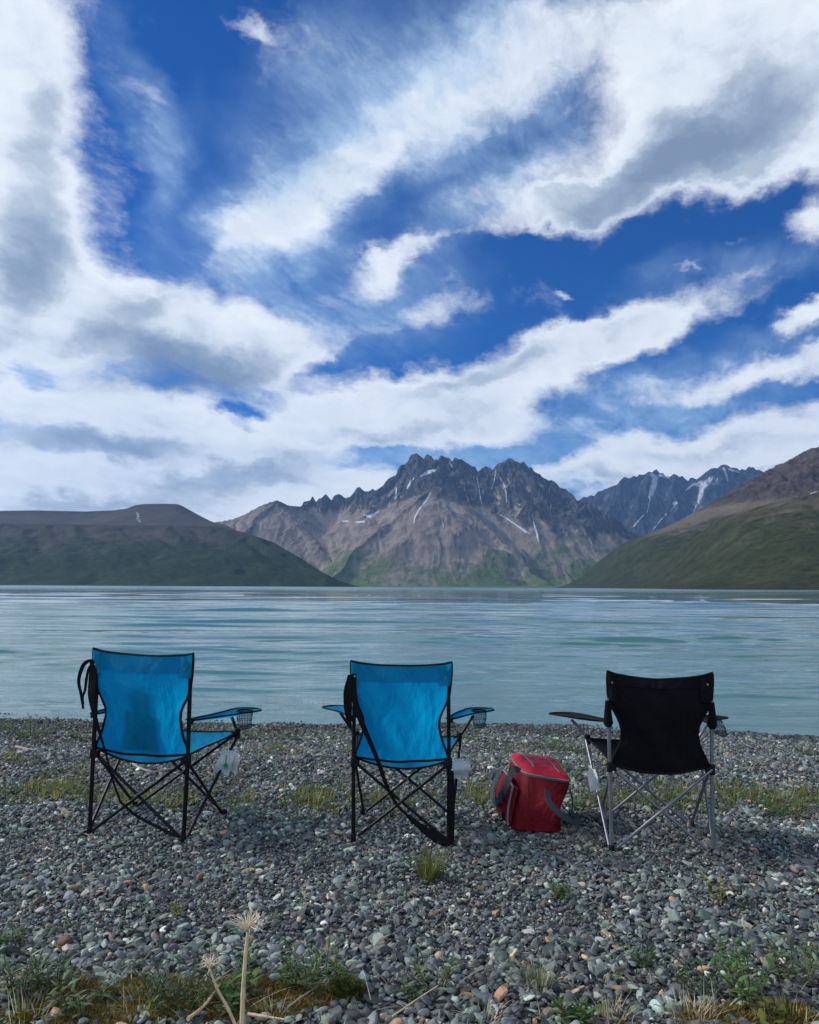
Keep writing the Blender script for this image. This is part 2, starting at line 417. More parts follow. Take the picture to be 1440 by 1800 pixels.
# --- central massif
def massif(X, Y):
    wx = X + fbm(X/260, Y/260, 4, 5)*70; wy = Y + fbm(X/260+50, Y/260, 4, 9)*70
    c1 = ridge3d([(378,918,6700),(400,915,6700),(430,905,6650),(455,890,6600),(487,879,6600),(505,888,6700),(530,890,6900)], 1.2, 3, 4)
    c2 = ridge3d([(530,890,6900),(545,880,7000),(560,877,7000),(573,868,7000),(583,880,7000),(600,870,7000),(612,874,7000),(622,866,7000),(632,856,7000),(641,864,7000),
                  (655,859,7000),(668,858,7000),(690,838,7000),(700,824,7000),(722,800,7000),(733,796,7000),(745,806,7000),(758,801,7000),(770,808,7000),(790,805,7000),(812,807,7000)], 8, 4, 5)
    c3 = ridge3d([(812,807,7000),(830,820,7000),(840,830,7000),(852,819,7000),(866,826,7000),(877,814,7000),(900,806,7000),(925,817,7000),(945,832,6980)], 4.5, 6, 5)
    c4 = ridge3d([(945,832,6980),(960,842,6950),(985,858,6900),(1000,865,6880),(1020,880,6840),(1050,895,6780),(1080,912,6700),(1110,935,6600),(1140,955,6500),(1158,970,6400),(1175,992,6300)], 5.0, 7, 5)
    sp = [
        [(765,850,6300),(745,808,6950)],
        [(765,850,6300),(735,875,6150),(700,902,6000),(655,940,5750),(615,975,5500),(585,1008,5200)],
        [(765,850,6300),(752,900,6050),(738,950,5750),(728,1000,5350)],
        [(765,850,6300),(800,875,6150),(835,905,5980),(880,945,5750),(930,990,5450),(960,1015,5200)],
        [(800,875,6150),(815,930,5850),(825,985,5500)],
        [(700,902,6000),(690,950,5750),(668,1000,5350)],
        [(900,806,7000),(912,845,6700),(940,885,6450),(985,925,6180),(1040,970,5850),(1075,1005,5500)],
        [(940,885,6450),(950,935,6100),(980,985,5700),(1010,1015,5400)],
        [(960,842,6950),(1010,885,6600),(1060,925,6350),(1110,965,6100),(1145,1000,5800)],
        [(852,819,7000),(860,860,6700),(880,900,6400),(900,940,6100),(915,980,5750)],
        [(1060,925,6350),(1065,965,6050),(1085,1000,5700)],
        [(487,879,6600),(520,915,6350),(550,950,6050),(580,990,5700)],
        [(487,879,6600),(450,912,6300),(430,945,6000)],
        [(722,800,7000),(700,850,6750),(670,885,6550),(640,905,6400)],
        [(812,807,7000),(820,850,6750),(828,880,6500)],
    ]
    ridges = [(c1, .80, .55, 300), (c2, 1.5, .85, 260), (c3, 1.5, .85, 300), (c4, 1.25, .80, 300)]
    for i, s in enumerate(sp): ridges.append((ridge3d(s), .95, .62, 180))
    H1, D1 = heightfield(X, Y, ridges[:4])
    H2, D2 = heightfield(wx, wy, ridges[4:])
    H = np.maximum(H1, H2); D = np.where(H1 > H2, D1, D2*.8)
    H = np.maximum(H, (Y-5000)*.085 + 6*fbm(X/150, Y/150, 4, 2))
    hi = np.clip(H/350, 0, 1)
    nr = ridged(wx/330, wy/620, 5, 21) ; nf = ridged(wx/90, wy/210, 4, 31)
    fade = np.clip(D1/60, 0, 1)*np.clip(D/55, .25, 1)
    lo = np.clip(H/140, 0, 1)*fade
    fine = ridged(wx/38, wy/75, 3, 37)
    cg = np.clip((H-np.interp(X, [-1500, -900, -100, 300, 700, 1300, 2200], [740, 560, 520, 620, 430, 330, 280]))/200, 0, 1)*np.clip(1.4-D1/700, 0, 1)
    gul = ridged(wx/95, wy/1100, 3, 47)
    H = H + nr*(26 + 70*cg)*hi*fade - 14*hi*fade + nf*(6*lo + 58*cg*fade) + gul*13*lo*(1-.6*cg) + fine*(1.5*lo + 20*cg*fade)
    H = under_skyline(X, Y, H, [c1, c2, c3, c4])
    shore = 4850 + 60*np.sin(X/400) + 40*np.sin(X/170+1)
    H = np.where(Y < shore+700, H*np.clip((Y-shore)/700, 0, 1)**.6 - 4*(Y < shore), H)
    thr = np.interp(X, [-1500, -900, -100, 300, 700, 1300, 2200], [760, 600, 560, 640, 470, 360, 300]) + 300*fbm(wx/170, Y/600, 5, 77)
    crag = np.clip((H-thr)/170, 0, 1)
    pyr = np.exp(-((X-(765-720)/1386*6200)/330)**2 - ((Y-6180)/330)**2)
    return H, np.clip(crag*(1-1.0*pyr) , 0, 1)
SNOW_MASSIF = [
    [(738,838,1.5),(752,830,6),(766,826,3)], [(722,846,3),(716,858,2.5),(728,840,1.5)],
    [(757,866,1.5),(748,882,2.2),(738,893,2.5),(730,908,2.2),(727,920,1)],
    [(697,858,2),(696,872,2.8),(694,880,1)], [(776,912,.8),(779,922,2.2),(780,926,1)],
    [(838,838,1),(842,858,1.6),(845,878,1.6),(848,888,1)], [(872,826,1.2),(869,845,1.6),(864,860,1)],
    [(876,834,1.2),(886,852,1.8),(890,868,1.8),(891,882,1)],
    [(880,905,1.5),(898,916,2),(915,928,2.6),(924,936,2)], [(937,913,1.5),(940,926,2.5),(944,938,3),(947,952,1.8)],
    [(920,930,2),(930,938,1.5)], [(908,885,1),(914,888,2.4)], [(640,905,2),(652,908,5),(664,900,3),(668,895,1)], [(626,918,2),(640,917,3)],
    [(602,916,1.5),(612,916,2)], [(846,890,.7),(852,905,1)], [(1035,944,.7),(1040,955,1.2)],
    [(790,812,3),(795,820,3)],[(560,892,.8),(563,900,1)],
]
mat_massif = mountain_mat('massif_rock', 150, 300, [(.080,.125,.036), (.135,.170,.060), (.050,.080,.030)],
                          [(.250,.205,.165), (.120,.100,.088), (.340,.290,.235)],
                          [(.050,.052,.060), (.150,.142,.140), (.026,.028,.034)], 760, 120)
terrain('rocky_mountain', -2600, 2600, 4760, 7200, 5, 6.5, massif, mat_massif,
        'jagged dark rocky mountain with green foot and snow gullies across the lake', SNOW_MASSIF)

# --- far snowy range
def far_range(X, Y):
    c = ridge3d([(960,905,11000),(1000,890,11000),(1022,876,11000),(1045,872,11000),(1058,862,11000),(1070,857,11000),(1085,852,11000),(1098,838,11000),(1120,838,11000),(1140,829,11000),(1150,827,11000),(1165,831,11000),
                 (1178,838,11000),(1190,835,11000),(1205,842,11000),(1225,842,11000),(1243,828,11000),(1262,823,11000),(1278,817,11000),(1290,822,11000),(1300,827,11000),
                 (1320,822,11000),(1335,826,11000),(1350,838,11000),(1380,860,11000),(1440,900,11000),(1500,905,11000)], 4.0, 11, 5)
    sp = [[(1150,827,11000),(1130,880,10500),(1110,930,9900)], [(1190,835,11000),(1180,880,10500),(1165,940,9900)],
          [(1278,817,11000),(1250,870,10400),(1220,930,9800)], [(1320,822,11000),(1310,880,10400),(1290,950,9700)],
          [(1098,838,11000),(1080,890,10500),(1060,940,9900)], [(1225,842,11000),(1205,890,10500),(1190,950,9800)]]
    H1, D1 = heightfield(X, Y, [(c, 1.7, .8, 400)])
    wx = X + fbm(X/300, Y/300, 3, 15)*110
    H2, D2 = heightfield(wx, Y, [(ridge3d(s), 1.1, .6, 300) for s in sp])
    H = np.maximum(np.maximum(H1, H2), 0)
    H = H + (ridged(wx/420, Y/700, 5, 51)*150 + ridged(wx/120, Y/260, 5, 61)*75)*np.clip(D1/110, 0, 1)*np.clip(H/500, 0, 1)
    H = under_skyline(X, Y, H, [c])
    return H, np.clip((H-500)/300, 0, 1)
SNOW_FAR = [
    [(1146,834,5),(1152,840,8),(1150,852,9),(1146,864,8),(1142,874,4)], [(1160,835,4),(1173,838,5),(1178,842,2)], [(1143,876,1.6),(1141,888,1.4),(1138,900,1.3)],
    [(1132,905,1.6),(1122,916,2.0),(1114,926,1)], [(1184,885,4),(1189,884,4)], [(1186,890,1.8),(1178,900,1.2)],
    [(1172,903,1.4),(1162,914,1.4),(1152,926,1.2),(1147,934,.8)], [(1158,937,2),(1166,934,3)],
    [(1252,838,4),(1244,848,9),(1234,856,8),(1232,868,7),(1228,884,4)], [(1238,850,9),(1218,852,4),(1206,862,2)],
    [(1224,888,2),(1219,902,1.6),(1214,918,1.4)], [(1212,925,3),(1204,936,2),(1196,948,1.4)],
    [(1272,823,4),(1276,832,3),(1280,846,1.5)], [(1283,825,3),(1300,830,2)], [(1258,846,1),(1262,842,2)],
]
mat_far = mountain_mat('far_rock', 60, 200, [(.05,.07,.04), (.06,.08,.04), (.05,.06,.04)],
                       [(.085,.08,.08), (.06,.058,.06), (.12,.11,.105)],
                       [(.036,.038,.046), (.078,.076,.080), (.026,.028,.034)], 500, 200)
terrain('snowy_mountain', 1600, 6700, 9300, 11300, 9, 11, far_range, mat_far,
        'distant blue jagged mountain with two hanging snowfields behind the right slope', SNOW_FAR)

# --- left plateau behind and the green hill before it, cloud shade in its colour
def plateau(X, Y):
    c = ridge3d([(-500,905,4600),(-200,902,4600),(0,898,4600),(60,897,4600),(150,899,4600),(200,897,4600),(222,894,4600),(238,888,4600),(252,886,4600),(285,885.5,4600),(312,886,4600),
                 (322,890,4600),(345,903,4600),(372,917,4650),(400,924,4700),(430,940,4750),(460,962,4800),(500,1000,4800)], 0)
    c2 = ridge3d([(330,897,5400),(350,898,5400),(362,906,5400),(380,916,5400),(400,918,5400),(430,925,5400)], 0)
    H, D = heightfield(X, Y, [(c, .60, .26, 120), (c2, .5, .3, 200)])
    H = H + fbm(X/180, Y/180, 5, 71)*12*np.clip(D/60, 0.04, 1)
    H = under_skyline(X, Y, H, [c, ridge3d([(530,1012,4800),(570,1038,4800),(1000,1044,4800)])])
    return H, np.zeros(X.shape)
mat_plat = mountain_mat('plateau_tundra', 190, 180, [(.030,.042,.026), (.042,.052,.032), (.024,.034,.022)],
                        [(.085,.074,.064), (.065,.058,.052), (.11,.098,.085)], [(.06,.055,.052), (.09,.08,.074), (.05,.046,.044)], 900, 60)
terrain('plateau_hill', -4200, 60, 3700, 5600, 12, 12, plateau, mat_plat,
        'brown flat-topped hill with a mesa and a thin snow streak on the left',
        [[(241,900,1.5),(243,907,2.0),(242,912,1.8),(247,918,1.6)]])
def lefthill(X, Y):
    c = ridge3d([(-600,930,3300),(-200,925,3300),(0,920,3300),(100,921,3300),(200,923,3300),(300,924,3300),(380,925,3300),(430,936,3250),(480,953,3200),(530,982,3100),(565,1005,3000),(595,1020,2950),(630,1031,2900)], 0)
    H, D = heightfield(X, Y, [(c, .34, .24, 300)])
    wx = X + fbm(X/200, Y/200, 3, 83)*60
    H = H + (fbm(X/220, Y/220, 5, 81)*14 + ridged((wx+Y*.5)/170, Y/700, 4, 85)*20)*np.clip(D/80, .05, 1)
    H = under_skyline(X, Y, H, [c, ridge3d([(680,1038,2900),(1000,1044,2900)])])
    sh = 2150 + 50*np.sin(X/260) + 30*fbm(X/90, X*0, 3, 8)
    return np.where(Y < sh+500, H*np.clip((Y-sh)/500, 0, 1)**.7 - 3*(Y < sh), H), np.zeros(X.shape)
mat_left = mountain_mat('left_tundra_shaded', 165, 120, [(.022,.042,.021), (.036,.060,.030), (.012,.024,.014)],  # greens darkened to stand in for cloud shadow on this hill
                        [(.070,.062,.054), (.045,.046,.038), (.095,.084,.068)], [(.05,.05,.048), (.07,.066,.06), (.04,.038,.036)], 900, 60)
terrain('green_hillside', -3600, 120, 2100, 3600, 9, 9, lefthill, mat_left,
        'low green hillside, cloud shade put into its colour, along the left shore of the lake')

# --- right mountain
SHORE_R = [(140, 150), (208, 400), (330, 900), (480, 1600), (640, 2700), (700, 3500), (720, 4200)]
def right_mtn(X, Y):
    c = ridge3d([(985,1031,3900),(1050,1021,3850),(1100,1009,3800),(1140,992,3750),(1180,968,3700),(1220,940,3650),(1260,911,3600),(1290,892,3560),(1310,880,3540),(1340,861,3500),(1370,838,3450),
                 (1385,829,3430),(1395,821,3420),(1410,811,3400),(1425,802,3380),(1440,789,3350),(1520,745,3300),(1650,690,3300)], 0)
    cj = ridge3d([(1290,892,3560),(1310,880,3540),(1340,861,3500),(1370,838,3450),(1385,829,3430),(1395,821,3420),(1410,811,3400),(1425,802,3380),(1440,789,3350),(1520,745,3300)], 2.0, 5, 5)
    sp = [[(1410,811,3400),(1385,850,3200),(1350,890,3000)], [(1440,789,3350),(1420,850,3100),(1395,880,2950)], [(1340,861,3500),(1310,895,3300),(1260,935,3100)]]
    f = ridge3d([(960,1034,3500),(1000,1032,3300),(1060,1024,3000),(1120,1010,2700),(1200,990,2400),(1270,966,2200),(1330,938,2050),(1390,910,1950),(1440,888,1900),(1560,840,1850),(1700,780,1850)], 0)
    wx = X + fbm(X/150, Y/150, 3, 95)*35
    H1, D1 = heightfield(X, Y, [(c, .75, .38, 350), (cj, .75, .38, 350)])
    H2, D2 = heightfield(wx, Y, [(ridge3d(s), .9, .45, 120) for s in sp])
    H3, D3 = heightfield(X, Y, [(f, .30, .24, 300)])
    H = np.maximum(H1, H2)
    rk = np.clip((H-290)/120, 0, 1)
    H = H + (ridged(wx/150, Y/330, 5, 91)*46*rk + ridged(wx/45, Y/110, 4, 96)*12*rk - 4 + fbm(X/160, Y/160, 5, 92)*9)*np.clip(D1/60, 0, 1)
    H3 = H3 + (fbm(X/170, Y/170, 6, 93)*15 + ridged((X*.6+Y*.8)/110, (X*.8-Y*.6)/500, 4, 94)*12)*np.clip(D3/80, .05, 1)
    rock = rk*(H > H3)
    H = np.maximum(H, H3)
    S_ = np.array(SHORE_R, float)
    sx_ = np.interp(Y, S_[:, 1], S_[:, 0]) + 14*fbm(Y/120, X*0, 3, 12)
    dist = X - sx_
    k_ = np.clip(dist/260, 0, 1)
    H = np.where(dist < 0, -4, H*(k_*k_*(3-2*k_)))
    H = np.where(H < -1, -4, H + np.clip(dist/60, 0, 1)*1.5)
    return H, rock
mat_right = mountain_mat('right_slope', 215, 170, [(.028,.038,.014), (.060,.064,.028), (.012,.019,.008)],
                         [(.150,.125,.080), (.070,.060,.042), (.230,.190,.140)], [(.060,.050,.047), (.150,.122,.110), (.022,.020,.020)], 400, 120)
terrain('mountain_slope', 100, 2900, 140, 4000, 7, 7, right_mtn, mat_right,
        'steep right hand mountain slope, green below and bare brown rock above',
        [[(1425,868,1.2),(1440,862,1.5)]])

# ---------------------------------------------------------------- lake
WZ = -0.15
def shore_y(x): return 7.65 - .083*x + .10*np.sin(x*.9+.5) + .05*np.sin(x*2.3)
ys_ = [6.0]
while ys_[-1] < 60: ys_.append(ys_[-1]*1.0038)
while ys_[-1] < 13300: ys_.append(ys_[-1]*1.012)
ys_ = np.array(ys_); un = np.linspace(-1, 1, 420)
Yw = np.repeat(ys_[:, None], len(un), 1); Xw = un[None, :]*(Yw*1.05+9)
step = Yw*.0045
Zw = np.zeros(Xw.shape)
rw = np.random.RandomState(3)
for lam, ang, amp in ((9.0,2,.048),(5.6,-2,.056),(3.9,2,.050),(2.6,-1.5,.040),(1.75,3,.027),(1.2,-5,.0175),(.82,5,.0115),(.57,9,.0090),(.41,-12,.0066),(.29,8,.0044)):
    a = R(ang); k = 2*np.pi/lam
    ph = k*(Xw*math.sin(a)+Yw*math.cos(a)) + 1.9*perlin(Xw/(lam*20+4), Yw/(lam*4), int(lam*100)) + rw.rand()*6
    am = amp*np.clip(.55+1.6*perlin(Xw/(lam*20+5)+9, Yw/(lam*2.6), int(lam*37)), .04, 1.5)
    am = am*np.clip(lam/step/4-.5, 0, 1)*np.clip(1.15-.5*(lam > 5), 0, 1)
    am = am*(np.clip((Yw-8.0)/9, .05, 1) if lam > 2 else np.clip((Yw-7.0)/4, .45, 1))
    c_ = np.cos(ph); Zw += am*(c_ + .32*np.cos(2*ph))
m, t, b = new_mat('lake_water')
pos = t.node('ShaderNodeNewGeometry').outputs['Position']
b.inputs['Base Color'].default_value = (.085, .215, .205, 1)
b.inputs['IOR'].default_value = 1.7
b.inputs['Specular IOR Level'].default_value = .5
patch = t.noise(t.mapping(pos, scale=(.010, .05, 1)), 1.0, 4, .55)
rough = t.m('ADD', t.mapr(patch, .40, .62, .02, .06), t.mapr(t.sep(pos)[1], 120, 500, 0, .22))
t.put(b.inputs['Roughness'], rough)
d1 = t.noise(t.mapping(pos, scale=(.55, 2.2, 1)), 4.2, 5, .62, .3)
d2 = t.noise(t.mapping(pos, scale=(.5, 1.6, 1)), .9, 4, .6, .2)
d3 = t.noise(t.mapping(pos, scale=(.05, .6, 1)), .35, 3, .6)
h = t.m('ADD', t.m('MULTIPLY', d1, .0045), t.m('ADD', t.m('MULTIPLY', d2, .0135), t.m('MULTIPLY', d3, .10)))
yy = t.sep(pos)[1]
h = t.m('ADD', h, t.m('MULTIPLY', d1, t.mapr(yy, 7.5, 20, .022, 0.0)))
h = t.m('ADD', h, t.m('MULTIPLY', d2, t.mapr(yy, 8, 22, .036, 0.0)))
h = t.m('MULTIPLY', h, t.mapr(patch, .36, .64, .55, 1.4))
h = t.m('MULTIPLY', h, t.mapr(yy, 120, 420, 1.0, 4.5))
bp = t.node('ShaderNodeBump'); bp.inputs['Strength'].default_value = 1.0; bp.inputs['Distance'].default_value = 1.0
t.put(bp.inputs['Height'], h); t.l.new(bp.outputs[0], b.inputs['Normal'])
Vw = np.stack([Xw, Yw, WZ+Zw], -1).reshape(-1, 3)
tag(mesh_obj('water', Vw, grid_faces(len(un), len(ys_)), m, smooth=True), 'turquoise rippled lake water', kind='structure')

# ---------------------------------------------------------------- beach
def gh(x, y):
    x = np.asarray(x, float); y = np.asarray(y, float)
    s = shore_y(x)
    tt = np.clip((y-5.0)/(s-5.0), 0, 4)
    z = WZ*(tt**1.25)
    berm = .035*np.exp(-((y-5.5+.05*x)/.45)**2)
    return z + berm + .018*perlin(x/1.1, y/.8, 41) + .010*perlin(x/.35, y/.3, 42)
def garr(a, b_, fine, lo, hi, ratio=1.12):
    core = list(np.arange(a, b_+1e-6, fine)); st = fine; v = core[-1]
    while v < hi: st *= ratio; v += st; core.append(v)
    st = fine; v = core[0]
    while v > lo: st *= ratio; v -= st; core.insert(0, v)
    return np.array(core)
gx_ = garr(-6, 6, .05, -250, 250); gy_ = garr(1.2, 8.8, .05, -400, 16)
Xg, Yg = np.meshgrid(gx_, gy_); Zg = gh(Xg, np.maximum(Yg, 0))
Zg = np.where(Yg > 9, np.minimum(Zg, -.35), Zg)
mg, t, b = new_mat('gravel_bed')
pos = t.node('ShaderNodeNewGeometry').outputs['Position']
vo = t.node('ShaderNodeTexVoronoi'); t.put(vo.inputs['Vector'], pos); vo.inputs['Scale'].default_value = 60
cc = t.sep(vo.outputs['Color'])[0]
col = t.ramp(cc, [(0, (.030,.035,.040)), (.6, (.070,.080,.085)), (.9, (.13,.14,.135)), (1, (.20,.17,.13))])
t.put(b.inputs['Base Color'], col); b.inputs['Roughness'].default_value = .8
bp = t.node('ShaderNodeBump'); bp.inputs['Distance'].default_value = .012
t.put(bp.inputs['Height'], t.m('SUBTRACT', 1.0, vo.outputs['Distance'])); t.l.new(bp.outputs[0], b.inputs['Normal'])
tag(mesh_obj('beach_ground', np.stack([Xg, Yg, Zg], -1).reshape(-1, 3), grid_faces(len(gx_), len(gy_)), mg, smooth=True),
    'grey gravel beach', kind='structure')

# pebbles: a dozen worn shapes, laid in their tens of thousands as one mass
mp, t, b = new_mat('pebble_stone')
an = t.node('ShaderNodeAttribute', attribute_name='tone'); an.attribute_type = 'INSTANCER'
an2 = t.node('ShaderNodeAttribute', attribute_name='grain'); an2.attribute_type = 'INSTANCER'
oc = t.node('ShaderNodeTexCoord').outputs['Object']
ov = t.v('ADD', oc, t.v('SCALE', an.outputs['Color'], 40.0))
sp1 = t.noise(ov, 2.2, 4, .6); sp2 = t.noise(ov, 11.0, 3, .7)
vein = t.noise(t.mapping(ov, scale=(.6, 4, 1)), 1.6, 3, .6)
colp = t.mix(t.mapr(sp1, .35, .7), an.outputs['Color'], t.v('SCALE', an.outputs['Color'], 1.55))
colp = t.mix(t.mapr(sp2, .52, .75), colp, t.v('SCALE', an.outputs['Color'], .62))
colp = t.mix(t.mapr(vein, .66, .70, 0, .45), colp, (.30, .31, .30))
t.put(b.inputs['Base Color'], colp)
t.put(b.inputs['Roughness'], t.mapr(sp1, .3, .7, .5, .8)); b.inputs['Specular IOR Level'].default_value = .35
bp = t.node('ShaderNodeBump'); bp.inputs['Strength'].default_value = .5; bp.inputs['Distance'].default_value = .0012
t.put(bp.inputs['Height'], sp2); t.l.new(bp.outputs[0], b.inputs['Normal'])

def ico(sub):
    me = bpy.data.meshes.new('tmp'); import bmesh
    bm = bmesh.new(); bmesh.ops.create_icosphere(bm, subdivisions=sub, radius=1.0)
    V = np.array([v.co[:] for v in bm.verts]); F = np.array([[v.index for v in f.verts] for f in bm.faces])
    E = np.array([[e.verts[0].index, e.verts[1].index] for e in bm.edges]); bm.free(); return V, F, E
IV, IF, IE = ico(3)
def stone_verts(seed, planes=11, lo=.55, hi=.92, flat=.55, smooth=2):
    r = np.random.RandomState(seed)
    V = IV.copy()
    for _ in range(planes):
        n = r.randn(3); n /= np.linalg.norm(n); d = r.uniform(lo, hi)
        s = V @ n; V = V - np.clip(s-d, 0, None)[:, None]*n*.94
    for _ in range(smooth):
        A = V.copy(); c = np.ones(len(V))
        np.add.at(A, IE[:, 0], V[IE[:, 1]]); np.add.at(A, IE[:, 1], V[IE[:, 0]])
        np.add.at(c, IE[:, 0], 1); np.add.at(c, IE[:, 1], 1); V = A/c[:, None]
    V *= np.array([1, r.uniform(.62, .9), r.uniform(flat-.12, flat+.15)])
    V += .05*np.stack([perlin(IV[:, 0]*1.7+seed, IV[:, 1]*1.7+IV[:, 2], 3)]*3, -1)*V
    return V/np.abs(V[:, 0]).max()*.5
peb_col = bpy.data.collections.new('pebble_shapes')
for i in range(14):
    me = bpy.data.meshes.new('pebble_shape')
    V = stone_verts(100+i, planes=(6, 8, 11)[i % 3], lo=(.34, .45)[i % 2], hi=(.80, .74)[i % 2], flat=(.42, .55, .32)[i % 3], smooth=(0, 1, 0)[i % 3])
    me.from_pydata([tuple(v) for v in V], [], [tuple(map(int, f)) for f in IF])
    me.polygons.foreach_set('use_smooth', np.ones(len(me.polygons), dtype=bool)); me.materials.append(mp)
    if i % 2 == 0: me.set_sharp_from_angle(angle=R(16))
    po = bpy.data.objects.new('pebble_shape', me); peb_col.objects.link(po)

TONES = [((.050,.060,.070),.34), ((.032,.036,.044),.20), ((.085,.100,.108),.17), ((.085,.112,.106),.09), ((.14,.155,.158),.07), ((.22,.24,.24),.022), ((.38,.38,.36),.004),
         ((.19,.115,.075),.009), ((.25,.19,.14),.012), ((.075,.058,.052),.035)]
rp = np.random.RandomState(7)
def make_pebbles():
    P = []; Sz = []
    for (ya, yb, dens, med) in ((1.7,2.5,3500,.0208),(2.5,3.1,5000,.0178),(3.1,4.0,6200,.0153),(4.0,5.2,5600,.0155),(5.2,8.9,4600,.0165)):
        hw = yb*.60+.45
        n = int(dens*(yb-ya)*2*hw)
        x = rp.uniform(-hw, hw, n); y = rp.uniform(ya, yb, n)
        P.append(np.stack([x, y], -1))
        Sz.append(med*np.exp(rp.randn(n)*.44))
    P = np.concatenate(P); s = np.concatenate(Sz)
    s = np.clip(s*(1+.5*perlin(P[:, 0]/.5, P[:, 1]/.35, 19)), .009, .046)
    n = len(P)
    z = gh(P[:, 0], P[:, 1]) + s*.12 + rp.uniform(0, .010, n)
    rot = np.stack([rp.randn(n)*.38, rp.randn(n)*.38, rp.uniform(0, 6.283, n)], -1)
    up = rp.rand(n) < .10; rot[up, 0] += rp.choice([-1.2, 1.2], up.sum())
    scl = s[:, None]*np.stack([rp.uniform(.85, 1.35, n), rp.uniform(.85, 1.15, n), rp.uniform(.75, 1.25, n)], -1)
    pr = np.array([q[1] for q in TONES]); pr /= pr.sum()
    ti = rp.choice(len(TONES), n, p=pr)
    wet = (.45+.55*np.clip((gh(P[:, 0], P[:, 1])-WZ-.012)/.035, 0, 1))[:, None]
    col = np.array([q[0] for q in TONES])[ti]*np.array([1.95, 1.95, 1.66])*wet*np.exp(rp.randn(n)*.26)[:, None]*(1+rp.randn(n, 3)*.05)
    rgba = np.concatenate([np.clip(col, .01, .7), np.ones((n, 1))], -1)
    me = bpy.data.meshes.new('gravel')
    me.vertices.add(n); me.vertices.foreach_set('co', np.concatenate([P, z[:, None]], -1).astype(np.float32).ravel())
    for nm, typ, key, arr in (('rot', 'FLOAT_VECTOR', 'vector', rot), ('scl', 'FLOAT_VECTOR', 'vector', scl), ('tone', 'FLOAT_COLOR', 'color', rgba)):
        a = me.attributes.new(nm, typ, 'POINT'); a.data.foreach_set(key, arr.astype(np.float32).ravel())
    a = me.attributes.new('idx', 'INT', 'POINT'); a.data.foreach_set('value', rp.randint(0, 14, n).astype(np.int32))
    o = bpy.data.objects.new('gravel', me); COL.objects.link(o); me.materials.append(mp)
    g = bpy.data.node_groups.new('lay_pebbles', 'GeometryNodeTree')
    g.interface.new_socket('Geometry', in_out='INPUT', socket_type='NodeSocketGeometry')
    g.interface.new_socket('Geometry', in_out='OUTPUT', socket_type='NodeSocketGeometry')
    gi = g.nodes.new('NodeGroupInput'); go = g.nodes.new('NodeGroupOutput')
    iop = g.nodes.new('GeometryNodeInstanceOnPoints')
    ci = g.nodes.new('GeometryNodeCollectionInfo'); ci.inputs['Collection'].default_value = peb_col
    ci.inputs['Separate Children'].default_value = True; ci.inputs['Reset Children'].default_value = True
    def na(nm, typ):
        q = g.nodes.new('GeometryNodeInputNamedAttribute'); q.data_type = typ; q.inputs[0].default_value = nm; return q.outputs[0]
    e2r = g.nodes.new('FunctionNodeEulerToRotation')
    g.links.new(gi.outputs[0], iop.inputs['Points']); g.links.new(ci.outputs[0], iop.inputs['Instance'])
    iop.inputs['Pick Instance'].default_value = True
    g.links.new(na('idx', 'INT'), iop.inputs['Instance Index'])
    g.links.new(na('rot', 'FLOAT_VECTOR'), e2r.inputs[0]); g.links.new(e2r.outputs[0], iop.inputs['Rotation'])
    g.links.new(na('scl', 'FLOAT_VECTOR'), iop.inputs['Scale'])
    g.links.new(iop.outputs[0], go.inputs[0])
    md = o.modifiers.new('pebbles', 'NODES'); md.node_group = g
    tag(o, 'loose dark grey beach pebbles', 'gravel', kind='stuff')
    print('pebbles', n)
make_pebbles()

